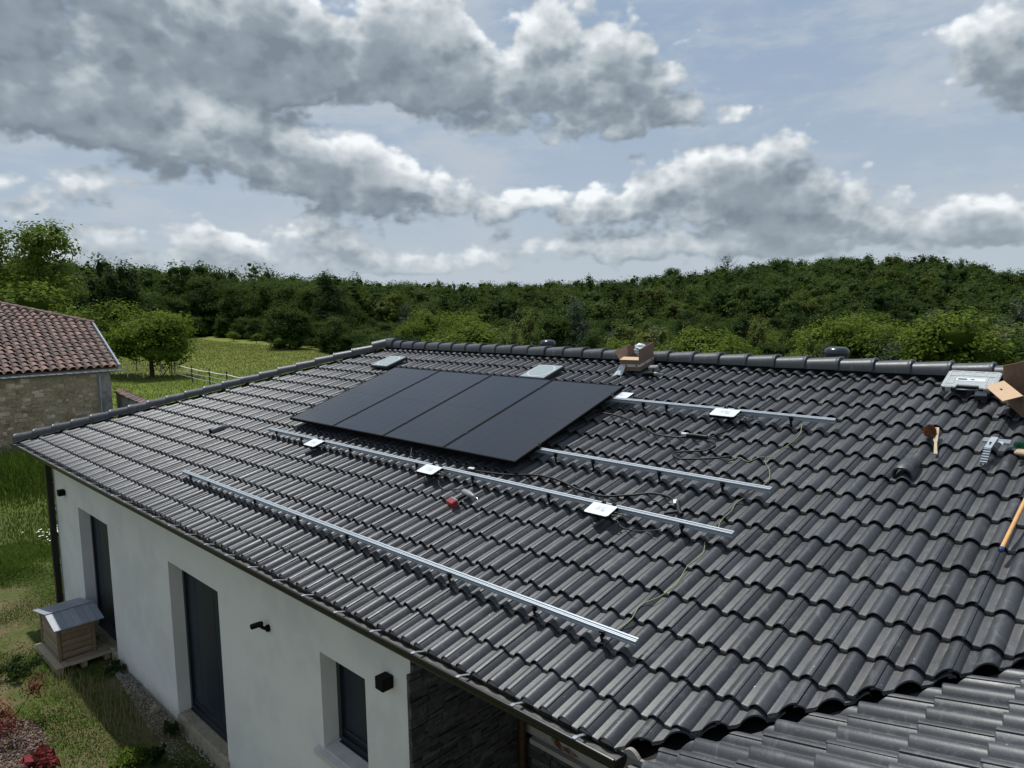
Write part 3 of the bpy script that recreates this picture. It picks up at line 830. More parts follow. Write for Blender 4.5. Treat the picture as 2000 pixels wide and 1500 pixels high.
# rough concrete step under the nearer door, and a lower one under the far door
def rough_step(x0, x1, y0, y1, z0, z1, nx=16, name='door_step'):
    mb = MB(); rings = []
    for q in range(nx + 1):
        x_ = x0 + (x1 - x0) * q / nx; j = rng.normal(0, 0.006, 4)
        rings.append([(x_, y0 - 0.02 + j[0], z0), (x_, y0 + j[1], z1 - 0.012), (x_, y0 + 0.03, z1 + j[2]), (x_, y1, z1 + j[3] * 0.3), (x_, y1, z0)])
    mb.loft(rings); return mb.build(name, M['concrete'], house)
rough_step(D2[0] + 0.03, D2[1] + 0.02, WY - 0.03, WY + 0.165, GZ - 0.3, D2[2] + 0.012)
rough_step(D1[0] + 0.01, D1[1] - 0.01, WY - 0.01, WY + 0.165, GZ - 0.3, D1[2] + 0.008)

# stone clad return wall of the recess and its back wall
def cladding(name, origin, du, dn, width, z0, z1, edge=0.0):
    """slate pieces in rough courses; du along the wall, dn outwards"""
    mb = MB(); o = Vector(origin); z = z0
    row = 0
    while z < z1 - 0.02:
        hgt = min(rng.uniform(0.035, 0.095), z1 - z)
        u = -rng.uniform(0, 0.1)
        first = True
        while u < width:
            w = rng.uniform(0.06, 0.22)
            a, b_ = max(u, 0), min(u + w, width)
            if b_ - a > 0.02:
                sub = 2 if (hgt > 0.075 and rng.random() < 0.35) else 1
                for ss in range(sub):
                    za = z + hgt * ss / sub; zb = z + hgt * (ss + 1) / sub
                    d = rng.uniform(0.008, 0.030); g = 0.0035
                    sl = rng.normal(0, 0.004)
                    mb.tv = float(np.clip(rng.normal(0.32, 0.2), 0, 1)) if rng.random() > 0.10 else 1.0
                    j = lambda: rng.normal(0, 0.0035)
                    def P(uu, zz, dd): return tuple(o + du * uu + dn * dd + Vector((0, 0, zz)))
                    aa = a + g if a > 0 else a - edge
                    q = [P(aa, za + g + j(), d + j()), P(b_ - g, za + g + sl, d + j()), P(b_ - g + j(), zb - g + sl, d + j()), P(aa + j(), zb - g + j(), d + j())]
                    r_ = [P(aa, za + g, -0.02), P(b_ - g, za + g, -0.02), P(b_ - g, zb - g, -0.02), P(aa, zb - g, -0.02)]
                    mb.hexa([r_[0], r_[1], r_[2], r_[3], q[0], q[1], q[2], q[3]])
            u += w
        z += hgt; row += 1
    return mb
mb = cladding('stone', (SX + 0.012, WY + 0.0, 0), Vector((0, 1, 0)), Vector((1, 0, 0)), 1.31, GZ - 0.1, -0.18, edge=0.035)
mb.tv = 0.1
mb.box((SX - 0.0, WY + 0.003, GZ - 0.4), (SX + 0.010, WY + 1.33, -0.18))
ob = mb.build('stone_wall', M['slate_stone'], house); ob['label'] = 'dark slate cladding on the return wall of the recess'
mb = cladding('stone', (SX + 0.05, 1.71, 0), Vector((1, 0, 0)), Vector((0, -1, 0)), 3.2, GZ - 0.1, -1.74)
mb.tv = 0.1
mb.box((SX + 0.012, 1.715, GZ - 0.4), (SX + 3.4, 1.73, -0.18))
ob = mb.build('stone_wall', M['slate_stone'], house); ob['label'] = 'dark slate cladding on the back wall of the recess'
# wing wall under the nearer roof
mb = MB(); mb.poly([(XW + 0.42, WY + 1.4, GZ - 0.3), (XW + 0.42, -6, GZ - 0.3), (XW + 0.42, -6, -0.17), (XW + 0.42, WY + 1.4, -0.17)])
mb.box((XW + 0.02, -6.1, -0.16), (XW + 0.42, -0.03, -0.14))
mb.build('wing_wall', M['plaster'], house)
# beam across the recess, with its rust-stained lining
mb = MB(); mb.box((-4.27, 1.62, -1.735), (XW + 0.41, 1.70, -1.69)); mb.box((SX + 0.02, 1.675, -1.69), (XW + 0.41, 1.70, -0.192))
bm_ = mb.build('beam', M['beam'], house)
mb = MB()
pts = [(-4.05, -1.62), (-4.02, -1.59), (-3.96, -1.60), (-3.92, -1.64), (-3.84, -1.62), (-3.72, -1.66), (-3.80, -1.685), (-3.88, -1.67), (-3.94, -1.688), (-4.0, -1.66)]
mb.loft([[(a, y_, b_) for a, b_ in pts] for y_ in (1.671, 1.674)]); mb.build('stain', M['rust'], bm_)
mb = MB(); mb.tube([(-4.345, 1.60, GZ), (-4.345, 1.60, -0.2)], 0.04, 14)
for z in (-2.6, -1.75): mb.lathe((-4.345, 1.60, z), [(0.041, 0), (0.046, 0.004), (0.046, 0.05), (0.041, 0.054)], 14)
ob = mb.build('downpipe', M['copper'], house, smooth=40); ob['label'] = 'brown downpipe in the recess'
# gutter outlet and black square downpipe on the far left corner
mb = MB()
mb.box((CX - 0.10, WY - 0.115, GZ), (CX + 0.015, WY - 0.02, -0.20), 0.006)
mb.hexa([(CX - 0.10, -0.07, -0.10), (CX + 0.015, -0.07, -0.10), (CX + 0.015, 0.01, -0.10), (CX - 0.10, 0.01, -0.10)][::1] + [(CX - 0.10, -0.07, -0.086), (CX + 0.015, -0.07, -0.086), (CX + 0.015, 0.01, -0.086), (CX - 0.10, 0.01, -0.086)])
mb.hexa([(CX - 0.10, WY - 0.115, -0.205), (CX + 0.015, WY - 0.115, -0.205), (CX + 0.015, WY - 0.02, -0.205), (CX - 0.10, WY - 0.02, -0.205), (CX - 0.10, -0.07, -0.1), (CX + 0.015, -0.07, -0.1), (CX + 0.015, 0.02, -0.1), (CX - 0.10, 0.02, -0.1)])
dp = mb.build('downpipe', M['black'], house); dp['label'] = 'black square downpipe on the far corner'
mb = MB()
for z in (-0.80, -2.35): mb.box((CX - 0.108, WY - 0.122, z), (CX + 0.03, WY - 0.0, z + 0.03))
mb.build('pipe_clip', M['black'], dp)
mb = MB(); mb.box((CX + 0.04, WY - 0.012, GZ), (CX + 0.052, WY - 0.002, -0.2)); mb.build('corner_bead', M['zinc'], house)

# things on the wall
def hex_lamp():
    t = empty('wall_lamp', (-4.72, WY, -0.85), 'black cube wall lamp beside the small dark window, near the stone corner', 'wall lamp')
    mb = MB(Matrix.Translation((-4.72, WY - 0.062, -0.76)) )
    mb.box((-0.055, -0.055, -0.055), (0.055, 0.055, 0.055), 0.003); b1 = mb.build('body', M['blackmatt'], t)
    mb = MB(); mb.box((-4.755, WY - 0.012, -0.80), (-4.685, WY - 0.001, -0.72)); mb.build('mount', M['blackmatt'], t)
    mb = MB(); mb.box((-4.755, WY - 0.097, -0.8175), (-4.685, WY - 0.027, -0.8155)); mb.build('lens', M['skyglass'], t)
hex_lamp()
def box_lamp():
    t = empty('wall_lamp', (-14.33, WY, -0.90), 'black box wall lamp beside the black downpipe at the far corner', 'wall lamp')
    mb = MB(); mb.box((-14.39, WY - 0.11, -0.875), (-14.27, WY - 0.012, -0.77), 0.004); mb.build('body', M['blackmatt'], t)
    mb = MB(); mb.box((-14.36, WY - 0.011, -0.86), (-14.30, WY - 0.001, -0.79)); mb.build('mount', M['blackmatt'], t)
box_lamp()
def camera_thing():
    t = empty('security_camera', (-6.87, WY, -1.03), 'small black bullet camera on the white wall left of the small window', 'security camera')
    mb = MB(); mb.lathe((-6.86, WY, -0.985), [(0.001, -0.030), (0.034, -0.030), (0.038, -0.020), (0.038, 0.0)], 20, axis='y'); 
    mb.build('mount', M['blackmatt'], t, smooth=40)
    mb = MB(); mb.tube([(-6.86, WY - 0.025, -0.985), (-6.86, WY - 0.06, -0.965), (-6.88, WY - 0.09, -0.935)], 0.018, 12); mb.build('arm', M['blackmatt'], t, smooth=60)
    mb = MB(); mb.tube([(-6.865, WY - 0.075, -0.918), (-6.89, WY - 0.09, -0.925), (-6.945, WY - 0.13, -0.950), (-6.96, WY - 0.14, -0.957)], 0.030, 16); mb.build('body', M['blackmatt'], t, smooth=60)
    mb = MB(); mb.tube([(-6.959, WY - 0.139, -0.9568), (-6.965, WY - 0.144, -0.959)], 0.022, 16); mb.build('lens', M['glassdark'], t, smooth=40)
camera_thing()

# ---------------------------------------------------------------- ground
FH = np.array([-0.694, 0.72]); RH = np.array([0.72, 0.694])
def beta_r(x, y):
    dx, dy = x - CAM.x, y - CAM.y
    a = dx * RH[0] + dy * RH[1]; b_ = dx * FH[0] + dy * FH[1]
    return np.degrees(np.arctan2(a, b_)), np.hypot(dx, dy)
def xy_at(beta, r):
    b_ = np.radians(beta)
    return CAM.x + r * (np.sin(b_) * RH[0] + np.cos(b_) * FH[0]), CAM.y + r * (np.sin(b_) * RH[1] + np.cos(b_) * FH[1])
def sst(x, a, b_):
    t = np.clip((x - a) / (b_ - a), 0, 1); return t * t * (3 - 2 * t)
SKY_B = [-60, -36, -30, -22, -12, 0, 8, 12, 16, 20, 24, 28, 31, 34, 37, 60]
SKY_E = [0.064, 0.058, 0.052, 0.037, 0.024, 0.022, 0.024, 0.029, 0.034, 0.042, 0.046, 0.043, 0.040, 0.029, 0.016, 0.01]
def terrain(x, y):
    be, r = beta_r(x, y)
    e = np.interp(be, SKY_B, SKY_E)
    rt = np.where(be < -12, 230.0, 310.0)
    rt = np.interp(be, [-25, -8], [230, 320])
    top = 2.38 + e * rt - 11.5
    dip = np.interp(be, [-18, -8, 40, 60], [GZ, -9.0, -11.0, -9.0])
    a = sst(r, 22, 62)
    z = GZ + (dip - GZ) * a * sst(be, -17, -8)
    z = z + (top - z) * sst(r, np.interp(be, [-25, -8], [120, 110]), rt)
    z = z + (-8 - z) * sst(r, rt + 30, 900) * 0.6
    # slight unevenness of the lawn
    n = 0.03 * np.sin(x * 0.9 + 1.3 * np.sin(y * 0.7)) + 0.02 * np.sin(y * 1.7 + x * 0.4)
    near = np.where((x > -15.1) & (x < 8) & (y > 0.3) & (y < 10.5), 0, 1)
    return z + n * near * 0.6

def ground_fn(b, c, geo, p):
    n1 = b.noise(geo, 0.05, 4, 0.6); n2 = b.noise(geo, 0.9, 5, 0.7); n3 = b.noise(geo, 9.0, 4, 0.75)
    sep = b.n('ShaderNodeSeparateXYZ'); b.put(sep.inputs[0], geo)
    far_ = b.m('SUBTRACT', 1.0, b.sstep(sep.outputs[0], -66.0, -57.0))
    meadow = b.mix(n1, (0.115, 0.150, 0.026, 1), (0.165, 0.185, 0.042, 1))
    meadow = b.mix(b.m('MULTIPLY', b.sstep(n3, 0.4, 0.7), 0.35), meadow, (0.22, 0.20, 0.075, 1))
    lawn = b.mix(n2, (0.075, 0.110, 0.016, 1), (0.150, 0.195, 0.030, 1))
    lawn = b.mix(b.m('MULTIPLY', b.sstep(n3, 0.45, 0.7), 0.5), lawn, (0.035, 0.055, 0.010, 1))
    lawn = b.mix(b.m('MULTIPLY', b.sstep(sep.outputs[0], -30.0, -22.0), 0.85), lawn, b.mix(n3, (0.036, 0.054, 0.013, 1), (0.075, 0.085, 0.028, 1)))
    c = b.mix(far_, lawn, meadow)
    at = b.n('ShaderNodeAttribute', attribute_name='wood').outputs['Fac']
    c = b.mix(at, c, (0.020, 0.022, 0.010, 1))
    # bare earth close to the house
    near_ = b.sstep(sep.outputs[0], -20.0, -13.0)
    bare = b.m('MULTIPLY', b.sstep(b.noise(geo, 0.55, 5, 0.7), 0.44, 0.60), 0.85)
    bare = b.m('MULTIPLY', bare, b.sstep(sep.outputs[0], -24.0, -17.0))
    c = b.mix(bare, c, b.mix(n3, (0.07, 0.052, 0.028, 1), (0.19, 0.145, 0.085, 1)))
    return c
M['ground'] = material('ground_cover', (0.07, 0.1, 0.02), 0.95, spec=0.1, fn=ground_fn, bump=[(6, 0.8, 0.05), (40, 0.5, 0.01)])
def grid_ground():
    n = 340
    s = np.linspace(-1, 1, n)
    gx = -30 + 110 * s + 1400 * s ** 7
    gy = 30 + 110 * s + 1400 * s ** 7
    X, Y = np.meshgrid(gx, gy, indexing='ij')
    Z = terrain(X, Y)
    V = np.stack([X, Y, Z], -1).reshape(-1, 3)
    i = np.arange(n - 1); I, J = np.meshgrid(i, i, indexing='ij')
    a = (I * n + J).ravel()
    F = np.stack([a, a + n, a + n + 1, a + 1], 1)
    be, r = beta_r(X, Y)
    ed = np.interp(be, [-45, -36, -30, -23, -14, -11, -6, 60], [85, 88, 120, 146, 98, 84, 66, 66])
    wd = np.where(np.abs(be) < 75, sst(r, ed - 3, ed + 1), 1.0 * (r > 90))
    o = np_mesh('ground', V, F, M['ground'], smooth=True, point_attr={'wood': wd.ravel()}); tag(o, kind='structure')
grid_ground()

# ---------------------------------------------------------------- grass and small growth near the house
def blades(name, P, H, W, tint, mat, lean=0.45, root=0.0):
    """curved triangular blades: P base points (n,3), H heights, W widths"""
    n = len(P)
    az = rng.uniform(0, 2 * math.pi, n); ln = rng.normal(0, lean, n)
    d = np.stack([np.cos(az), np.sin(az), np.zeros(n)], 1); s_ = np.stack([-np.sin(az), np.cos(az), np.zeros(n)], 1)
    up = np.array([0, 0, 1.0])
    b0 = P - s_ * W[:, None] / 2; b1 = P + s_ * W[:, None] / 2
    mid = P + up * (H * 0.6)[:, None] + d * (H * ln * 0.35)[:, None]
    m0 = mid - s_ * W[:, None] * 0.38; m1 = mid + s_ * W[:, None] * 0.38
    tip = P + up * (H * 0.95)[:, None] + d * (H * ln)[:, None]; t1 = tip + s_ * W[:, None] * 0.08
    V = np.stack([b0, b1, m1, m0, tip, t1], 1).reshape(-1, 3)
    k = np.arange(n) * 6
    F = np.concatenate([np.stack([k, k + 1, k + 2, k + 3], 1), np.stack([k + 3, k + 2, k + 5, k + 4], 1)])
    o = np_mesh(name, V, F, mat, face_attr={'tint': np.tile(tint, 2)})
    return o
def vnoise(x, y, f, seed=0):
    r = np.random.default_rng(100 + seed); t = 0
    for k in range(6):
        a, b_, ph = r.uniform(-1, 1) * f, r.uniform(-1, 1) * f, r.uniform(0, 6.28)
        t = t + np.sin(x * a + y * b_ + ph + 1.2 * np.sin(x * b_ * 0.7 - y * a * 0.8 + ph * 2))
    return t / 6 * 0.9 + 0.5
def sample_quad(n, pts):
    """uniform random points in a convex polygon given as triangles fan"""
    pts = np.array(pts, float); out = []
    ar = [abs(np.cross(pts[i] - pts[0], pts[i + 1] - pts[0])) / 2 for i in range(1, len(pts) - 1)]
    ar = np.array(ar) / sum(ar)
    for i, a in enumerate(ar):
        k = int(n * a); u = rng.random((k, 2)); m_ = u.sum(1) > 1; u[m_] = 1 - u[m_]
        out.append(pts[0] + u[:, :1] * (pts[i + 1] - pts[0]) + u[:, 1:] * (pts[i + 2] - pts[0]))
    return np.concatenate(out)
def zat(p): return terrain(p[:, 0], p[:, 1])
def mulch_mask(x, y):   # planting bed at the lower left of the view
    d = ((x + 10.6) / 1.25) ** 2 + ((y + 1.95) / 1.05) ** 2
    return d < 1 + 0.25 * (vnoise(x, y, 5, 3) - 0.5)
P = sample_quad(230000, [(-8.0, 0.37), (-9.6, -2.2), (-14.0, -2.8), (-20.5, -1.6), (-20.5, 2.6), (-15.1, 2.2), (-15.02, 0.37)])
dens = np.clip(vnoise(P[:, 0], P[:, 1], 3.1, 1) * 2.2 - 0.55, 0.03, 1)
wallb = np.clip((0.37 - P[:, 1]) / 0.30 + vnoise(P[:, 0], P[:, 1], 4, 5) * 0.8 - 0.5, 0, 1)
wallb = np.where(P[:, 0] < -13.2, 1, wallb)
keep = (rng.random(len(P)) < dens * wallb) & ~mulch_mask(P[:, 0], P[:, 1])
keep &= ~((P[:, 0] > -13.55) & (P[:, 0] < -12.2) & (P[:, 1] > -0.42))
P = P[keep]; n = len(P)
tall = vnoise(P[:, 0], P[:, 1], 1.6, 2)
P3 = np.c_[P, zat(P) - 0.005]
H = (0.020 + 0.13 * np.clip(tall - 0.2, 0, 1) ** 2) * rng.uniform(0.6, 1.5, n)
o = blades('grass', P3, H, rng.uniform(0.006, 0.013, n), np.clip(rng.normal(0.38, 0.22, n) + (vnoise(P[:, 0], P[:, 1], 2.1, 9) - 0.5) * 0.7, 0, 1), M['grass']); tag(o, 'short patchy lawn and weeds beside the white house', 'grass', kind='stuff')
# broad weed leaves among the blades
P = sample_quad(9000, [(-8.2, 0.30), (-9.6, -2.2), (-14.0, -2.8), (-19.5, -1.6), (-19.5, 2.2), (-15.1, 1.8), (-15.02, 0.3)])
wn = vnoise(P[:, 0], P[:, 1], 3.3, 11); P = P[(wn > 0.5) & ~mulch_mask(P[:, 0], P[:, 1]) & ~((P[:, 0] > -13.6) & (P[:, 0] < -12.15) & (P[:, 1] > -0.45))]
n = len(P); c3 = np.c_[P, zat(P) + rng.uniform(0.01, 0.10, n)]
nr = rng.normal(0, 0.45, (n, 3)) + np.array([0, 0, 1.0]); nr /= np.linalg.norm(nr, axis=1)[:, None]
tv_ = np.cross(nr, rng.normal(0, 1, (n, 3))); tv_ /= np.linalg.norm(tv_, axis=1)[:, None]; bv_ = np.cross(nr, tv_); s_ = rng.uniform(0.02, 0.055, n)
V = np.stack([c3 - tv_ * s_[:, None] * 0.5, c3 - bv_ * s_[:, None] * 0.28, c3 + tv_ * s_[:, None] * 0.5, c3 + bv_ * s_[:, None] * 0.28], 1).reshape(-1, 3); q = np.arange(n) * 4
o = np_mesh('weeds', V, np.stack([q, q + 1, q + 2, q + 3], 1), M['grass'], face_attr={'tint': np.clip(rng.normal(0.35, 0.25, n), 0, 1)}); tag(o, 'low broad-leaved weeds scattered through the lawn', 'weeds', kind='stuff')
# longer grass further left, and the rank dark verge under the barn
P = sample_quad(60000, [(-18, 1.2), (-20.5, -1.7), (-36, -1.5), (-42, 8), (-30, 9), (-15.1, 4)])
n = len(P); t_ = vnoise(P[:, 0], P[:, 1], 0.9, 7)
tallz = sst(-P[:, 0], 23.5, 26.5)
H = (0.06 + 0.10 * t_ + 0.45 * tallz * (0.5 + t_)) * rng.uniform(0.5, 1.3, n)
o = blades('tall_grass', np.c_[P, zat(P)], H, rng.uniform(0.012, 0.03, n), np.clip(rng.normal(0.42, 0.22, n) - 0.20 * tallz + 0.3 * (t_ - 0.5), 0, 1), M['grass'], 0.5); tag(o, 'long rough grass between the house and the stone barn', 'grass', kind='stuff')
# meadow seed heads past the fence
P = sample_quad(70000, [xy_at(-33.5, 62), xy_at(-33.5, 100), xy_at(-24, 140), xy_at(-13.5, 92), xy_at(-13.5, 40), xy_at(-20, 34), xy_at(-30, 34)])
n = len(P)
o = blades('meadow_grass', np.c_[P, zat(P)], rng.uniform(0.06, 0.20, n), rng.uniform(0.02, 0.05, n), np.clip(rng.normal(0.45, 0.18, n), 0, 1), M['meadow'], 0.7); tag(o, 'sunlit meadow grass in the field beyond the fence', 'grass', kind='stuff')

# mulch chips, gravel, dry weeds
def chips(name, P, L, W, mat, tint, th=0.006):
    n = len(P); az = rng.uniform(0, 6.28, n); pt = rng.normal(0, 0.35, n); rl = rng.normal(0, 0.3, n)
    d = np.stack([np.cos(az) * np.cos(pt), np.sin(az) * np.cos(pt), np.sin(pt)], 1); s_ = np.stack([-np.sin(az), np.cos(az), rl], 1)
    u_ = np.cross(d, s_)
    c = []
    for k in (-1, 1):
        for a, b_ in ((-1, -0.6), (0.5, -1), (1, 0.5), (-0.4, 1)):
            c.append(P + d * (L * a / 2)[:, None] + s_ * (W * b_ / 2)[:, None] + u_ * th * k / 2)
    V = np.stack(c, 1).reshape(-1, 3); k = np.arange(n) * 8
    fs = [(4, 5, 6, 7), (3, 2, 1, 0), (0, 1, 5, 4), (1, 2, 6, 5), (2, 3, 7, 6), (3, 0, 4, 7)]
    F = np.concatenate([np.stack([k + a for a in f], 1) for f in fs])
    return np_mesh(name, V, F, mat, face_attr={'tint': np.tile(tint, 6)})
M['mulch'] = material('bark_mulch', (0.1, 0.06, 0.05), 0.9, tint=((0.045, 0.022, 0.020), (0.32, 0.22, 0.18)))
M['gravel'] = material('pale_gravel', (0.4, 0.4, 0.4), 0.95, tint=((0.20, 0.17, 0.13), (0.50, 0.47, 0.42)))
P = sample_quad(16000, [(-8.9, -3.2), (-12.2, -3.2), (-12.2, -0.7), (-8.9, -0.7)]); P = P[mulch_mask(P[:, 0], P[:, 1])]
n = len(P)
o = chips('bark_mulch', np.c_[P, zat(P) + rng.uniform(0.0, 0.03, n)], rng.uniform(0.02, 0.06, n), rng.uniform(0.01, 0.025, n), M['mulch'], np.clip(rng.beta(1.3, 2.5, n), 0, 1)); tag(o, 'reddish brown bark mulch around the red shrub', 'mulch', kind='stuff')
P = sample_quad(4500, [(-7.9, 0.38), (-7.9, -0.10), (-9.6, 0.05), (-12.1, 0.25), (-12.1, 0.38)]); P = P[rng.random(len(P)) < np.clip(1.15 - (0.38 - P[:, 1]) / 0.55 * (0.6 + vnoise(P[:, 0], P[:, 1], 5, 4)), 0, 1)]
n = len(P)
o = chips('gravel', np.c_[P, zat(P) + rng.uniform(0.0, 0.012, n)], rng.uniform(0.006, 0.028, n), rng.uniform(0.006, 0.02, n), M['gravel'], rng.random(n), 0.012); tag(o, 'pale rubble and crumbs along the foot of the white wall', 'gravel', kind='stuff')
P = sample_quad(900, [(-9.2, 0.33), (-9.8, -0.3), (-12.4, -0.75), (-12.6, -0.5), (-10.6, 0.33)]); n = len(P)
o = blades('dry_weeds', np.c_[P, zat(P)], rng.uniform(0.08, 0.30, n), rng.uniform(0.003, 0.006, n), rng.random(n), M['dryweed'], 0.4); tag(o, 'thin dry brown weed stems beside the pallet', 'weeds', kind='stuff')

def rock(name, c, r, mat, label, seed=0, parent=None):
    bm = bmesh.new(); bmesh.ops.create_icosphere(bm, subdivisions=3, radius=1)
    rr = random.Random(seed)
    ph = [rr.uniform(0, 6) for _ in range(6)]
    for v in bm.verts:
        q = v.co; k = 1 + 0.14 * math.sin(3 * q.x + ph[0]) + 0.12 * math.sin(3.4 * q.y + ph[1]) + 0.1 * math.sin(4 * q.z + ph[2])
        v.co = Vector((q.x * r[0], q.y * r[1], q.z * r[2])) * k
    me = bpy.data.meshes.new(name); bm.to_mesh(me); bm.free(); me.materials.append(mat)
    me.polygons.foreach_set('use_smooth', [True] * len(me.polygons))
    o = link_mesh(name, me, parent, c)
    if label: tag(o, label, 'stone')
    return o
rock('stone', (-10.15, 0.27, GZ + 0.05), (0.07, 0.055, 0.075), M['concrete'], 'egg-shaped tan stone leaning on the white wall near the step', 3)

# small leafy plants
def leaf_cloud(centers, radii, n, size, flat=0.5, up=0.35):
    """random small leaf quads spread over ellipsoid shells; returns V, F"""
    k = rng.integers(0, len(centers), n); C = np.array(centers)[k]; Rr = np.array(radii)[k]
    d = rng.normal(0, 1, (n, 3)); d /= np.linalg.norm(d, axis=1)[:, None]
    rr = np.abs(rng.normal(0.62, 0.38, n))
    P = C + d * Rr * rr[:, None]
    nr = d + rng.normal(0, 0.7, (n, 3)) + np.array([0, 0, up]); nr /= np.linalg.norm(nr, axis=1)[:, None]
    t = np.cross(nr, rng.normal(0, 1, (n, 3))); t /= np.linalg.norm(t, axis=1)[:, None]; b_ = np.cross(nr, t)
    s = size * rng.uniform(0.6, 1.35, n)
    a = t * s[:, None] * 0.5; c_ = b_ * s[:, None] * flat * 0.5
    V = np.stack([P - a, P - c_ + nr * 0.0, P + a, P + c_], 1).reshape(-1, 3)
    q = np.arange(n) * 4
    return V, np.stack([q, q + 1, q + 2, q + 3], 1), P
def small_plant(name, x, y, r, h, n, size, mat, label, cat, stems=6, tint=(0.5, 0.2), z=None, smat=None):
    z0 = float(terrain(np.array(x), np.array(y))) if z is None else z
    t = empty(name, (x, y, z0), label, cat)
    cs = [(x + rng.normal(0, r * 0.45), y + rng.normal(0, r * 0.45), z0 + h * rng.uniform(0.35, 0.8)) for _ in range(7)]
    rs = [(r * 0.45, r * 0.45, h * 0.28)] * 7
    V, F, P = leaf_cloud(cs, rs, n, size)
    np_mesh('foliage', V, F, mat, t, (x, y, z0), face_attr={'tint': np.clip(rng.normal(tint[0], tint[1], n), 0, 1)})
    mb = MB()
    for c in cs[:stems]:
        mb.tube([(x + rng.normal(0, 0.02), y + rng.normal(0, 0.02), z0 - 0.02), ((x + c[0]) / 2, (y + c[1]) / 2, z0 + h * 0.3), c], 0.008 * max(1, h), 5, 0.003)
    mb.build('stem', smat or M['bark'], t)
    return t
small_plant('red_shrub', -11.20, -1.38, 0.40, 0.62, 1500, 0.045, M['leaf_red'], 'feathery dark red young maple in the bark mulch', 'shrub')
small_plant('red_grass_plant', -9.85, -1.12, 0.16, 0.22, 260, 0.16, M['leaf_red'], 'low coppery spiky plant at the bottom edge of the bed', 'plant', tint=(0.75, 0.2))
small_plant('bushy_plant', -12.75, -0.80, 0.26, 0.30, 1100, 0.05, M['leaf_dark'], 'dark leafy low bush left of the pallet', 'plant')
small_plant('leafy_plant', -9.15, -0.42, 0.26, 0.20, 1300, 0.045, M['leaf_light'], 'bright green leafy clump at the bottom edge near the house', 'plant', tint=(0.6, 0.2))
small_plant('dark_tuft', -9.0, -0.15, 0.10, 0.24, 800, 0.06, M['leaf_dark'], 'small dense dark green tuft beside the leafy clump', 'plant')
small_plant('wall_weed', -9.42, 0.26, 0.10, 0.22, 700, 0.04, M['leaf_dark'], 'dark weed growing at the corner of the concrete step', 'plant')
small_plant('wall_weed', -11.75, 0.22, 0.13, 0.20, 700, 0.04, M['leaf_dark'], 'dark weed against the wall just right of the pallet', 'plant')
# daisies
t = empty('daisy_clump', (-19.9, 1.75, GZ), 'clump of small white daisies in the lawn', 'flowers')
V, F, P = leaf_cloud([(-19.9, 1.75, GZ + 0.12), (-20.2, 1.5, GZ + 0.12), (-19.6, 2.0, GZ + 0.12)], [(0.4, 0.45, 0.14)] * 3, 1600, 0.07)
np_mesh('foliage', V, F, M['grass'], t, (-19.9, 1.75, GZ), face_attr={'tint': np.clip(rng.normal(0.4, 0.2, 1600), 0, 1)})
mb = MB()
for k in range(170):
    x, y = -19.85 + rng.normal(0, 0.26), 1.75 + rng.normal(0, 0.34); z = GZ + rng.uniform(0.22, 0.34); r_ = rng.uniform(0.018, 0.032)
    mb.poly([(x + r_ * math.cos(a), y + r_ * math.sin(a), z + 0.004 * math.sin(3 * a)) for a in [q * math.pi / 4 for q in range(8)]])
pt_ = mb.build('petals', M['petal'], t); pt_['kind'] = 'stuff'

# ---------------------------------------------------------------- pallet and dog house
def pallet():
    t = empty('pallet', (-12.87, -0.03, GZ), 'weathered wooden pallet deck at the foot of the far door, under the dog house', 'pallet')
    MM = Matrix.Translation((-12.87, -0.02, -3.10)) @ Matrix.Rotation(rad(0.5), 4, 'Z')
    ys = -0.41; k = 0
    # boards along x at the outer edge, then boards along y behind
    for (y0, y1) in ((-0.40, -0.30), (-0.295, -0.205)):
        mb = MB(MM); mb.tv = rng.random(); mb.box((-0.66, y0, -0.022), (0.56, y1, 0.0), 0.003); mb.build('board', M['deck'], t)
    x = -0.66
    while x < 0.52:
        w = 0.095
        mb = MB(MM); mb.tv = rng.random(); mb.box((x, -0.20, -0.022), (x + w, 0.385, rng.normal(0, 0.001)), 0.003); mb.build('board', M['deck'], t)
        x += w + (0.012 if rng.random() > 0.3 else 0.035)
    for y0 in (-0.39, -0.05, 0.28):
        mb = MB(MM); mb.tv = 0.2; mb.box((-0.655, y0, -0.12), (0.555, y0 + 0.08, -0.024), 0.004); mb.build('bearer', M['deck'], t)
pallet()
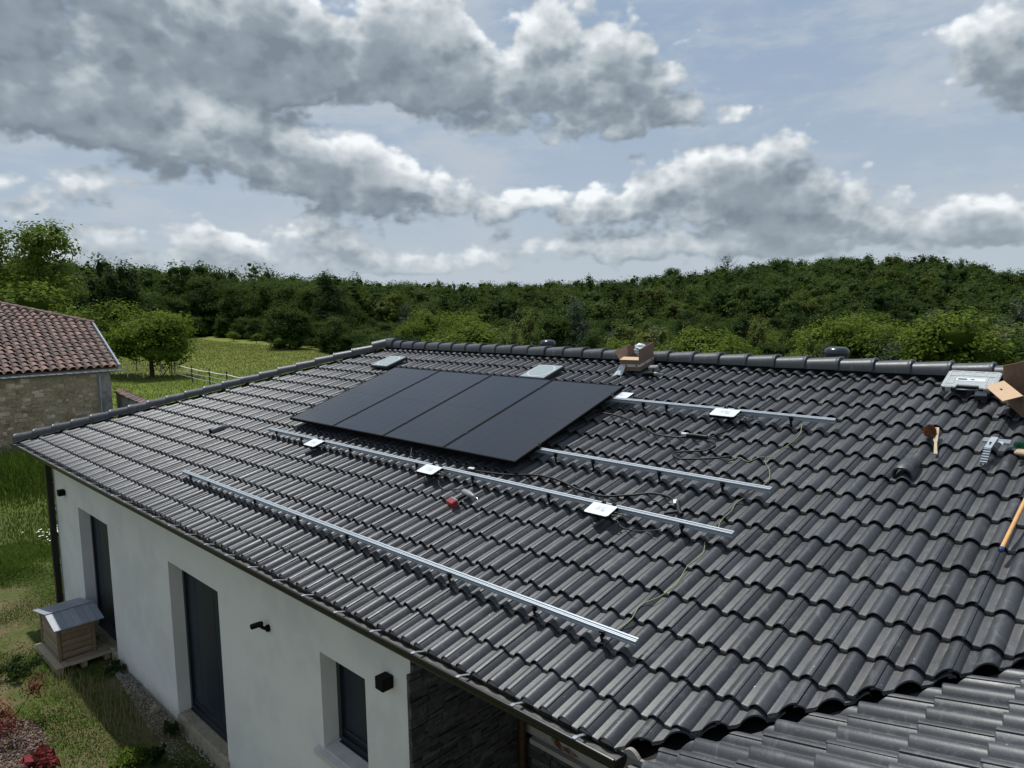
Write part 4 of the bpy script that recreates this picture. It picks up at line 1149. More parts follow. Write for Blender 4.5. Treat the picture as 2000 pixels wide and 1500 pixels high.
def dog_house():
    t = empty('dog_house', (-13.02, -0.05, -3.10), 'small log-sided wooden dog house with grey board roof standing on the pallet', 'dog house')
    x0, x1, y0, y1, z0, z1 = -13.50, -12.535, -0.30, 0.185, -3.085, -2.60
    xr, zr = -12.87, -2.405
    # log siding on the four sides: half-round courses
    def siding(nm, a, b_, out, zt0, zt1=None, n=5):
        mb = MB()
        a, b_, out = Vector(a), Vector(b_), Vector(out)
        hgt = (z1 - z0) / n
        for k in range(n):
            mb.tv = rng.random(); prof = []
            for q in range(7):
                s = q / 6; prof.append((out * (0.016 * math.sin(math.pi * s) ** 0.6), z0 + hgt * (k + s)))
            mb.loft([[tuple(e + o_ + Vector((0, 0, z_ - 0))) for o_, z_ in prof] + [tuple(e - out * 0.018 + Vector((0, 0, z0 + hgt * (k + 1)))), tuple(e - out * 0.018 + Vector((0, 0, z0 + hgt * k)))] for e in (a, b_)])
        if zt0 == 'gable':
            mb.tv = 0.4
            mb.loft([[tuple(Vector((x_, a.y, z_)) + out * o_) for x_, z_ in ((x0, z1), (x1, z1), (xr, zr - 0.03))] for o_ in (-0.018, 0.006)])
        return mb.build(nm, M['log'], t)
    siding('side_wall', (x1, y0 + 0.03, 0), (x1, y1 - 0.03, 0), (1, 0, 0), None)
    siding('side_wall', (x0, y0 + 0.03, 0), (x0, y1 - 0.03, 0), (-1, 0, 0), None)
    siding('front_wall', (x0 + 0.03, y0, 0), (x1 - 0.03, y0, 0), (0, -1, 0), 'gable')
    siding('rear_wall', (x0 + 0.03, y1, 0), (x1 - 0.03, y1, 0), (0, 1, 0), 'gable')
    for (x_, y_) in ((x0, y0), (x1, y0), (x0, y1), (x1, y1)):
        mb = MB(); mb.tv = 0.3; sx = 1 if x_ > -13 else -1; sy = 1 if y_ > 0 else -1
        mb.box((x_ - 0.025, y_ - 0.025, z0 - 0.012), (x_ + 0.022, y_ + 0.022, z1 - 0.0), 0.003); mb.build('corner_post', M['log'], t)
    # roof: two boarded slopes meeting along y
    def slope(nm, xe, ze, nb):
        rf = empty(nm, (xr, -0.05, zr)); rf.parent = t; rf.location = Vector((xr, -0.05, zr)) - WLOC[t.name]
        ya, yb = -0.385, 0.315; w = (yb - ya) / nb
        for k in range(nb):
            mb = MB(); mb.tv = rng.random()
            a, b_ = ya + w * k + 0.0015, ya + w * (k + 1) - 0.0015
            mb.hexa([(xr, a, zr - 0.018), (xe, a, ze - 0.018), (xe, b_, ze - 0.018), (xr, b_, zr - 0.018), (xr, a, zr), (xe, a, ze), (xe, b_, ze), (xr, b_, zr)])
            mb.build('board', M['greyboard'], rf)
    slope('roof', -12.37, -2.525, 7)
    slope('roof', -13.70, -2.575, 7)
    mb = MB(); mb.box((xr - 0.02, -0.39, zr + 0.001), (xr + 0.02, 0.32, zr + 0.010)); mb.build('ridge_board', M['greyboard'], t)
    mb = MB(); mb.box((x0 + 0.02, y0 + 0.02, z0), (x1 - 0.02, y1 - 0.02, z0 + 0.015)); mb.build('floor_board', M['log'], t)
dog_house()

# ---------------------------------------------------------------- old barn
def barn():
    E0 = Vector((-30.30, 6.20, 0.16))
    t = empty('barn', (-34.0, 2.0, GZ), 'old rubble stone barn with faded terracotta canal tile roof on the left', 'barn')
    ev = Vector((-0.02, -1, 0)).normalized()      # along the eave, away from the visible corner
    pit = math.atan(0.345)
    uv = Vector((-math.cos(pit), 0, math.sin(pit)))
    nv = ev.cross(uv); nv = nv if nv.z > 0 else -nv
    F_ = Matrix((ev, uv, nv)).transposed().to_4x4(); F_.translation = E0
    # hip line in roof coordinates: from the ray points found on the roof plane
    def on_plane(px, py):
        d = (right * ((px - 1000) / 1387) - upv * ((py - 750) / 1387) + fwd).normalized()
        k = (E0 - CAM).dot(nv) / d.dot(nv); w = CAM + d * k - E0
        return w.dot(ev), w.dot(uv)
    a0, a1 = (-0.60, 5.05), (3.1, 8.7)      # (along, up) of the cap line
    verge = (-0.10, 0.0)
    # tiles: alternating channel and cover rows
    mb = MB(F_)
    TWc, G = 0.285, 0.43
    # convex rounded covers
    import itertools
    slopeK = (a1[1] - a0[1]) / (a1[0] - a0[0])
    for c in range(0, 38):
        u = verge[0] + 0.12 + c * TWc
        for r in range(0, 30):
            v = r * G
            # verge leans: left limit of the roof at height v
            ul = verge[0] + (a0[0] - verge[0]) * v / a0[1]
            top = a0[1] + slopeK * (u - a0[0])
            uu = u + (a0[0] - verge[0]) * min(v, a0[1]) / a0[1] * 1.0
            top = a0[1] + slopeK * (uu - a0[0])
            if v + 0.1 > min(top, 12.5): continue
            ln = min(0.50, top - v + 0.05)
            tone = float(np.clip(rng.beta(1.6, 2.6), 0, 1)); 
            if rng.random() < 0.05: tone = 1.0
            mb.tv = tone
            j = rng.normal(0, 0.006); jh = rng.normal(0, 0.003)
            rings = []
            for dv, rr, hh in ((0.0, 0.118, 0.036), (ln, 0.094, 0.0)):
                o = [(uu + j + rr * math.cos(math.pi * q / 7), v + dv, hh + jh + rr * 0.88 * math.sin(math.pi * q / 7)) for q in range(8)]
                i = [(uu + j + rr * 0.84 * math.cos(math.pi * q / 7), v + dv, hh + jh + rr * 0.70 * math.sin(math.pi * q / 7)) for q in range(7, -1, -1)]
                rings.append(o + i)
            mb.loft(rings)
            # channel between covers
            mb.tv = tone * 0.5
            cc = uu + TWc / 2
            mb.loft([[(cc - 0.075, v, 0.035), (cc - 0.04, v, 0.008), (cc + 0.04, v, 0.008), (cc + 0.075, v, 0.035), (cc, v, -0.02)],
                     [(cc - 0.075, v + ln, 0.02), (cc - 0.04, v + ln, -0.007), (cc + 0.04, v + ln, -0.007), (cc + 0.075, v + ln, 0.02), (cc, v + ln, -0.03)]])
    rf = mb.build('roof', M['terracotta'], t, smooth=50)
    mb = MB(F_); mb.tv = 0.2
    mb.loft([[(verge[0], 0.02, z), (11, 0.02, z), (11, 12.6, z), (a1[0] + (12.6 - a1[1]) / slopeK, 12.6, z), (a0[0], a0[1], z)] for z in (-0.06, -0.025)])
    mb.build('roof_deck', M['carddark'], t)
    # caps along the sloping hip
    L = math.hypot(a1[0] - a0[0], a1[1] - a0[1]) + 3; dr = ((a1[0] - a0[0]), (a1[1] - a0[1])); dl = math.hypot(*dr); dr = (dr[0] / dl, dr[1] / dl); sd = (-dr[1], dr[0])
    s = -0.15
    while s < L:
        mb = MB(F_); mb.tv = float(rng.uniform(0.3, 0.95)); rings = []
        for ds, rr in ((0, 0.12), (0.42, 0.10)):
            cx_, cy_ = a0[0] + dr[0] * (s + ds), a0[1] + dr[1] * (s + ds)
            o = [(cx_ + sd[0] * rr * math.cos(math.pi * q / 8), cy_ + sd[1] * rr * math.cos(math.pi * q / 8), 0.03 + rr * 1.15 * math.sin(math.pi * q / 8)) for q in range(9)]
            i = [(cx_ + sd[0] * rr * 0.8 * math.cos(math.pi * q / 8), cy_ + sd[1] * rr * 0.8 * math.cos(math.pi * q / 8), 0.03 + rr * 0.95 * math.sin(math.pi * q / 8)) for q in range(8, -1, -1)]
            rings.append(o + i)
        mb.loft(rings); mb.build('hip_tile', M['terracotta'], rf, smooth=50)
        s += 0.36
    # zinc verge and gutter
    mb = MB(F_)
    mb.loft([[(verge[0] - 0.03 + a[0], v + 0.0, a[1]) if v == 0 else (a0[0] - 0.03 + a[0], v, a[1]) for a in ((-0.05, -0.05), (-0.05, 0.10), (0.02, 0.12), (0.05, 0.02), (0.05, -0.05))] for v in (0.0, a0[1] - 0.05)])
    mb.build('verge_flashing', M['zinc'], t)
    mb = MB(F_); g = [(-0.09 + 0.075 * math.cos(q * math.pi / 8 + math.pi), -0.06 + 0.075 * math.sin(q * math.pi / 8 + math.pi)) for q in range(9)]
    gi = [(-0.09 + 0.068 * math.cos(q * math.pi / 8 + math.pi), -0.06 + 0.068 * math.sin(q * math.pi / 8 + math.pi)) for q in range(8, -1, -1)]
    mb.loft([[(u, a, b_) for a, b_ in g + gi] for u in (verge[0] - 0.1, 10.5)]); mb.build('gutter', M['zinc'], t, smooth=40)
    # walls: front face parallel to the eave
    wx = E0.x - 0.14
    mb = MB(); y = 5.55
    # random rubble
    z = GZ - 0.3
    while z < -0.02:
        h = rng.uniform(0.07, 0.17); y = 5.55 + rng.uniform(0, 0.05); 
        while y > -6:
            w = rng.uniform(0.09, 0.34); mb.tv = float(np.clip(rng.normal(0.5, 0.28), 0, 1)); d = rng.uniform(-0.02, 0.028); z0_ = z; z = z + rng.normal(0, 0.022)
            zb = min(z + h + rng.normal(0, 0.015), 0.02)
            mb.hexa([(wx - 0.1, y - w + 0.012, z + 0.008), (wx + d, y - w + 0.012, z + 0.008), (wx + d, y - 0.008, z + 0.008 + rng.normal(0, 0.01)), (wx - 0.1, y - 0.008, z + 0.008),
                     (wx - 0.1, y - w + 0.012, zb), (wx + d, y - w + 0.012, zb + rng.normal(0, 0.01)), (wx + d, y - 0.008, zb), (wx - 0.1, y - 0.008, zb)])
            y -= w; z = z0_
        z += h
    mb.build('wall', M['ruststone'], t)
    mb = MB(); mb.box((wx - 8.5, -6, GZ - 0.4), (wx + 0.006, 5.56, -0.01)); 
    mb.build('wall_core', M['tan_mortar'], t)
    mb = MB(); mb.box((wx - 0.5, 5.55, GZ - 0.4), (wx + 0.045, 6.02, -0.02)); ob = mb.build('corner_pier', M['render_old'], t)
    mb = MB(); mb.box((wx - 8.5, 5.5, GZ - 0.4), (wx - 0.5, 6.0, 0.0)); ob = mb.build('end_wall', M['ruststone'], t)
    mb = MB(); mb.tube([(wx + 0.09, 5.62, -0.12), (wx + 0.09, 5.62, GZ)], 0.045, 12); mb.build('downpipe', M['zinc'], t, smooth=40)
barn()
def low_wall():
    t = empty('garden_wall', (-29.0, 6.45, GZ), 'low crumbling rendered garden wall with tiled coping behind the barn corner', 'wall')
    a, b_ = Vector((-31.4, 6.62, 0)), Vector((-23.0, 5.9, 0)); d = (b_ - a).normalized(); s_ = Vector((-d.y, d.x, 0))
    mb = MB(); n = 30; rings = []
    for q in range(n + 1):
        p = a + (b_ - a) * q / n; zt = -0.95 - 0.06 * q / n * 3 + rng.normal(0, 0.015)
        rings.append([tuple(p - s_ * 0.14 + Vector((0, 0, GZ - 0.3))), tuple(p + s_ * 0.14 + Vector((0, 0, GZ - 0.3))), tuple(p + s_ * 0.14 + Vector((0, 0, zt))), tuple(p - s_ * 0.14 + Vector((0, 0, zt)))])
    mb.loft(rings); w = mb.build('wall', M['render_old'], t)
    mb = MB()
    for q in range(38):
        p = a + (b_ - a) * q / 38; zt = -0.93 - 0.18 * q / 38 + rng.normal(0, 0.01); mb.tv = float(rng.uniform(0, 0.6)); L = (b_ - a).length / 38 * 0.97
        rr = []
        for e in (0, L):
            pp = p + d * e
            rr.append([tuple(pp + s_ * x_ + Vector((0, 0, zt + z_))) for x_, z_ in ((-0.22, -0.02), (-0.22, 0.03), (0, 0.11), (0.22, 0.03), (0.22, -0.02), (0, 0.06))])
        mb.loft(rr)
    mb.build('coping', M['terracotta'], t)
low_wall()

# ---------------------------------------------------------------- paddock fence
def fence():
    t = empty('paddock_fence', (-60, 19.5, GZ), 'electric paddock fence with white tapes along the edge of the meadow', 'fence')
    corner = Vector((-61.8, 20.0, GZ))
    near = [Vector((-54.8, 18.85, GZ)), Vector((-51.3, 18.7, GZ)), Vector((-47.6, 18.3, GZ)), Vector((-44, 18.0, GZ))]
    left = [Vector((-62.4, 19.3, GZ)), Vector((-62.5, 18.0, GZ)), Vector((-64.6, 17.45, GZ)), Vector((-66.5, 16.4, GZ)), Vector((-68, 14.5, GZ))]
    def zt(p): return Vector((p.x, p.y, float(terrain(np.array(p.x), np.array(p.y)))))
    for p in [corner] + near:
        p = zt(p); mb = MB(); mb.tube([tuple(p - Vector((0, 0, 0.2))), tuple(p + Vector((0.01, 0, 1.30)))], 0.055, 8, 0.045); mb.build('post', M['postdark'], t)
    p = zt(corner); mb = MB(); mb.tube([tuple(p + Vector((0, -0.9, -0.1))), tuple(p + Vector((0, -0.05, 1.0)))], 0.045, 8); mb.build('brace', M['postdark'], t)
    for p in left:
        p = zt(p); mb = MB(); mb.tube([tuple(p - Vector((0, 0, 0.1))), tuple(p + Vector((0, 0, 1.12)))], 0.034, 6); mb.build('post', M['whitetape'], t)
    for hs, pts in (((0.42, 0.75, 1.10), [corner] + near), ((0.55, 1.0), [corner] + left)):
        for h in hs:
            q = []
            pz = [zt(a) for a in pts]
            for a, b_ in zip(pz, pz[1:]):
                for k in range(8): q.append(a.lerp(b_, k / 8) + Vector((0, 0, h - 0.05 * math.sin(math.pi * k / 8))))
            q.append(pz[-1] + Vector((0, 0, h)))
            mb = MB(); mb.tube([tuple(p) for p in q], 0.026, 6)
            mb.build('tape', M['whitetape'], t)
fence()
for k, (dx, dy, h) in enumerate([(-69.5, 19.8, 1.7), (-66.5, 20.8, 1.6), (-65.2, 21.1, 1.8), (-63.8, 21.0, 1.4), (-71.5, 18.3, 1.6), (-73, 19.2, 1.7)]):
    z = float(terrain(np.array(dx), np.array(dy)))
    mb = MB(); mb.tube([(dx, dy, z - 0.2), (dx + rng.normal(0, 0.05), dy, z + h)], 0.05, 7, 0.035); mb.lathe((dx, dy, z + h - 0.03), [(0.04, 0), (0.045, 0.03), (0.02, 0.05)], 7)
    o = mb.build('wooden_stake', M['postdark']); tag(o, 'thin dark wooden stake standing in the rough grass under the round tree by the fence', 'stake', 'dark stakes under the round tree')

# ---------------------------------------------------------------- trees
def crown_mesh(name, mat, R, H, base, n, size, lobes=9, seed=0, style='round', core=True, flat=0.55):
    """crown of leaf faces in several clumps; base = height of the crown's underside above the ground"""
    rs = np.random.default_rng(seed)
    C, Q = [], []
    if style == 'round':
        C.append((0, 0, base + H * 0.5)); Q.append((R * 0.70, R * 0.70, H * 0.42))
        for k in range(lobes):
            a = 2 * math.pi * k / lobes * 1.9 + rs.uniform(-0.3, 0.3); e = rs.uniform(0.15, 0.95)
            rr = R * (0.62 * math.cos((e - 0.42) * 1.9))
            C.append((rr * math.cos(a), rr * math.sin(a), base + H * e * 0.88)); q = R * rs.uniform(0.26, 0.46); Q.append((q, q, q * rs.uniform(0.65, 0.95)))
    elif style == 'tall':
        for k in range(lobes):
            e = (k + 0.5) / lobes; a = rs.uniform(0, 6.28); rr = R * 0.35 * rs.random()
            w = R * (0.95 - 0.65 * abs(e - 0.35) - 0.25 * e)
            C.append((rr * math.cos(a), rr * math.sin(a), base + H * e)); Q.append((w * 0.75, w * 0.75, H / lobes * 0.95))
    elif style == 'spiky':
        for k in range(lobes):
            a = rs.uniform(0, 6.28); rr = R * math.sqrt(rs.random()) * 0.75; hh = H * rs.uniform(0.6, 1.0) * (1 - 0.35 * rr / R)
            for q in range(3):
                C.append((rr * math.cos(a), rr * math.sin(a), base + hh * (0.3 + 0.28 * q))); Q.append((R * (0.30 - 0.07 * q), R * (0.30 - 0.07 * q), hh * 0.20))
    elif style == 'airy':
        for k in range(lobes):
            a = rs.uniform(0, 6.28); e = rs.uniform(0.1, 1.0); rr = R * rs.uniform(0.15, 0.85) * (1 - 0.45 * e)
            C.append((rr * math.cos(a), rr * math.sin(a), base + H * e * 0.92)); q = R * rs.uniform(0.16, 0.30); Q.append((q, q, q * 1.25))
    C, Q = np.array(C, float), np.array(Q, float)
    wgt = Q[:, 0] * Q[:, 2]; wgt = wgt / wgt.sum()
    # clumps: leaves gather in small tufts on the lobe surfaces
    nt = max(30, n // 14)
    k = rs.choice(len(C), nt, p=wgt)
    d = rs.normal(0, 1, (nt, 3)); d /= np.linalg.norm(d, axis=1)[:, None]; d[:, 2] = np.where((d[:, 2] < -0.35) & (rs.random(nt) < 0.6), -d[:, 2], d[:, 2])
    rr_ = rs.uniform(0.70, 1.20, nt)
    T = C[k] + d * Q[k] * rr_[:, None]
    per = n // nt
    ti = np.repeat(np.arange(nt), per); n_ = len(ti)
    td = d[ti]
    P = T[ti] + rs.normal(0, 1, (n_, 3)) * size * np.array([1.05, 1.05, 0.7])
    nr = td + rs.normal(0, 0.38, (n_, 3)) + np.array([0, 0, 0.45]); nr /= np.linalg.norm(nr, axis=1)[:, None]
    t = np.cross(nr, rs.normal(0, 1, (n_, 3))); t /= np.linalg.norm(t, axis=1)[:, None]; b_ = np.cross(nr, t)
    s = size * rs.uniform(0.6, 1.4, n_)
    a = t * s[:, None] * 0.5; c_ = b_ * s[:, None] * flat * 0.5
    V = np.stack([P - a, P - c_, P + a, P + c_], 1).reshape(-1, 3)
    q = np.arange(n_) * 4
    F = np.stack([q, q + 1, q + 2, q + 3], 1)
    tint = np.clip(np.repeat(rs.normal(0.5, 0.22, nt), per) + rs.normal(0, 0.12, n_), 0, 1)
    if core:
        sph = bmesh.new(); bmesh.ops.create_icosphere(sph, subdivisions=2, radius=1)
        sv = np.array([tuple(v.co) for v in sph.verts]); sf = np.array([[v.index for v in f.verts] for f in sph.faces]); sph.free()
        for c0, q0 in zip(C, Q):
            jit = 1 + rs.normal(0, 0.06, len(sv))
            vv = c0 + sv * q0 * (0.46 if style == 'tall' else 0.58) * jit[:, None]
            base_i = len(V); V = np.concatenate([V, vv]); f4 = np.c_[sf, sf[:, 2]] + base_i
            # triangles stored as quads with a split edge: use the first vertex twice is degenerate, so add midpoints
            mid = (vv[sf[:, 2]] + vv[sf[:, 0]]) / 2; mi = len(V) + np.arange(len(sf)); V = np.concatenate([V, mid])
            F = np.concatenate([F, np.stack([sf[:, 0] + base_i, sf[:, 1] + base_i, sf[:, 2] + base_i, mi], 1)])
            tint = np.concatenate([tint, np.full(len(sf), 0.0)])
    o = np_mesh(name, V, F, mat, face_attr={'tint': tint})
    me = o.data; bpy.data.objects.remove(o)
    return me
def trunk_mesh(name, h, r, seed=0, limbs=6, spread=2.0, top=None, lean=0.0):
    rr = random.Random(seed); mb = MB()
    top = top or h
    mb.tube([(0, 0, -0.6), (0.03, 0, h * 0.25), (lean * 0.5, 0.05, h * 0.6), (lean, 0, h)], r, 8, r * 0.35)
    for k in range(limbs):
        a = 6.28 * k / limbs + rr.uniform(-0.3, 0.3); z0 = h * rr.uniform(0.3, 0.85); l = spread * rr.uniform(0.6, 1.1)
        p0 = Vector((lean * z0 / h, 0, z0)); p2 = Vector((l * math.cos(a), l * math.sin(a), z0 + l * rr.uniform(0.5, 1.1)))
        p1 = p0.lerp(p2, 0.5) + Vector((0, 0, -0.1 * l))
        mb.tube([tuple(p0), tuple(p1), tuple(p2)], r * 0.42, 6, r * 0.10)
    o = mb.build(name, M['bark'], None, smooth=60, origin=Vector((0, 0, 0))); me = o.data; bpy.data.objects.remove(o)
    return me
KIND = {}
for i in range(5):
    KIND['oak%d' % i] = (crown_mesh('crown', M['leaf_oak'], 4.3, 10.6, 1.3, 10500, 0.31, 16, 20 + i), trunk_mesh('trunk', 8, 0.26, i))
for i in range(2):
    KIND['dark%d' % i] = (crown_mesh('crown', M['leaf_dark'], 4.0, 10.9, 0.9, 11500, 0.32, 10, 40 + i, 'tall'), trunk_mesh('trunk', 9, 0.24, 10 + i))
for i in range(3):
    KIND['light%d' % i] = (crown_mesh('crown', M['leaf_light'], 3.1, 5.6, 1.4, 6000, 0.24, 11, 60 + i), trunk_mesh('trunk', 5.4, 0.15, 20 + i, 7, 1.6))
for i in range(3):
    KIND['willow%d' % i] = (crown_mesh('crown', M['leaf_willow'], 3.2, 8.2, 1.4, 5200, 0.28, 13, 70 + i, 'spiky', flat=0.4), trunk_mesh('trunk', 7.6, 0.17, 30 + i, 9, 1.8))
for i in range(2):
    KIND['silver%d' % i] = (crown_mesh('crown', M['leaf_silver'], 3.0, 8.6, 1.4, 5200, 0.28, 8, 80 + i, 'tall', flat=0.4), trunk_mesh('trunk', 8, 0.18, 40 + i, 9, 1.6))
KIND['spruce'] = (crown_mesh('crown', M['leaf_dark'], 4.4, 11.5, 2.5, 5200, 0.42, 12, 91, 'spiky'), trunk_mesh('trunk', 11, 0.28, 50))
KIND['locust'] = (crown_mesh('crown', M['leaf_light'], 4.6, 9.6, 3.2, 6500, 0.34, 26, 92, 'airy', core=False), trunk_mesh('trunk', 9.5, 0.2, 51, 12, 3.2))
KIND['round'] = (crown_mesh('crown', M['leaf_light'], 3.5, 4.9, 1.55, 11000, 0.24, 17, 93), trunk_mesh('trunk', 4.2, 0.22, 52, 8, 2.2))
KIND['bare'] = (crown_mesh('crown', M['leaf_silver'], 4.4, 6.5, 6.5, 900, 0.40, 14, 94, 'airy', core=False), trunk_mesh('trunk', 12.5, 0.25, 53, 26, 4.6))
count = 0
def tree(kind, x, y, z=None, s=1.0, rot=None, name='tree', label=None, cat='tree', group=None, sz=None):
    cr, tk = KIND[kind]
    z = float(terrain(np.array(x), np.array(y))) if z is None else z
    t = empty(name, (x, y, z), label, cat, group)
    t.rotation_euler.z = rng.uniform(0, 6.28) if rot is None else rot
    t.scale = (s, s, sz or s)
    for nm, me in (('crown', cr), ('trunk', tk)):
        o = bpy.data.objects.new(nm, me); COL.objects.link(o); o.parent = t
    return t
def tree_px(kind, px, top_py, r, **kw):
    """stand a tree at distance r on the bearing of a spot in the view, scaled so its top reaches the given height"""
    d = (right * ((px - 1000) / 1387) - upv * ((top_py - 750) / 1387) + fwd); k = r / math.hypot(d.x, d.y)
    p = CAM + d * k; z = float(terrain(np.array(p.x), np.array(p.y)))
    hgt = {'oak': 12.2, 'dar': 11.9, 'lig': 7.2, 'wil': 9.6, 'sil': 10.2, 'spr': 14.0, 'loc': 12.9, 'rou': 6.5, 'bar': 13.4}[kind[:3]]
    s = (p.z - z) / hgt
    kw.setdefault('s', s); z -= kw.pop('sink', 0)
    if 'wide' in kw: w = kw.pop('wide'); kw['sz'] = s; kw['s'] = s * w
    return tree(kind, p.x, p.y, z=z, **kw)
# trees one can point at
tree_px('round', 288, 603, 66, label='round bright green tree with a forked trunk beside the paddock fence', name='round_tree', wide=1.15)
tree_px('light0', 200, 585, 70, label='pale green tree close behind the barn roof end', name='leafy_tree', wide=1.2)
tree_px('locust', 68, 446, 78, label='tall airy light green tree rising behind the barn at the far left', name='locust_tree')
tree_px('locust', -25, 462, 80, label='tall airy green tree cut by the left edge of the view', name='locust_tree')
tree_px('spruce', 212, 478, 118, label='dark spiky-topped tree standing above the wood on the left', name='dark_tree')
tree_px('light1', 15, 560, 50, label='small yellow-green bush peeping over the barn ridge', name='bush', wide=1.3)
tree_px('bare', 1422, 500, 322, label='thin grey half-bare tree sticking out of the hilltop skyline', name='bare_tree')
tree_px('oak1', 1620, 497, 330, label='round tree marking the top of the wooded hill', name='oak_tree')
tree_px('oak2', 1312, 521, 318, label='dark rounded tree on the skyline left of the thin grey tree', name='oak_tree')
tree_px('light2', 848, 600, 112, label='vivid light green tree above the left end of the ridge', name='leafy_tree', wide=1.1)
tree_px('light0', 905, 632, 84, label='yellow-green bushy tree just above the ridge caps left of the first vent', name='leafy_tree', wide=1.5)
tree_px('silver0', 1130, 588, 92, label='grey-green willow standing right of the first roof vent', name='willow_tree', wide=0.95)
tree_px('light1', 890, 612, 118, label='bright green tree behind the yellow-green bushy tree', name='leafy_tree', wide=1.3)
tree_px('willow0', 1040, 606, 98, label='olive green slender tree left of the first roof vent', name='willow_tree')
tree_px('willow1', 1240, 598, 88, label='feathery olive tree behind the open cardboard box', name='willow_tree', wide=1.2)
tree_px('willow2', 1325, 622, 84, label='yellowish feathery tree right of the open cardboard box', name='willow_tree')
tree_px('light2', 1390, 634, 78, label='yellow-green low tree above the middle of the ridge', name='leafy_tree', wide=1.3)
tree_px('willow0', 1475, 612, 96, label='brownish green twiggy tree above the middle of the ridge', name='willow_tree')
tree_px('willow1', 1890, 572, 84, label='broad olive tree above the tool case', name='willow_tree', wide=1.35)
tree_px('light0', 1720, 628, 86, label='green bushy tree right of the second roof vent', name='leafy_tree', wide=1.2)
tree_px('light1', 1870, 615, 76, label='yellow-green tree in front of the broad olive tree', name='leafy_tree', wide=1.1)
tree_px('silver1', 1985, 600, 92, label='greyish tree at the right edge above the big open box', name='willow_tree')
tree_px('willow2', 1600, 640, 80, label='low olive tree left of the second roof vent', name='willow_tree', wide=1.2)
tree_px('silver0', 795, 596, 140, label='grey-green crown between the dark trees near the left ridge end', name='willow_tree')
tree_px('oak3', 560, 560, 100, label='big rounded dark tree at the right end of the meadow', name='oak_tree', wide=1.2, sink=1.6)
tree_px('oak0', 655, 585, 95, label='bushy dark tree standing where the meadow meets the ridge end', name='oak_tree', wide=1.2, sink=1.6)

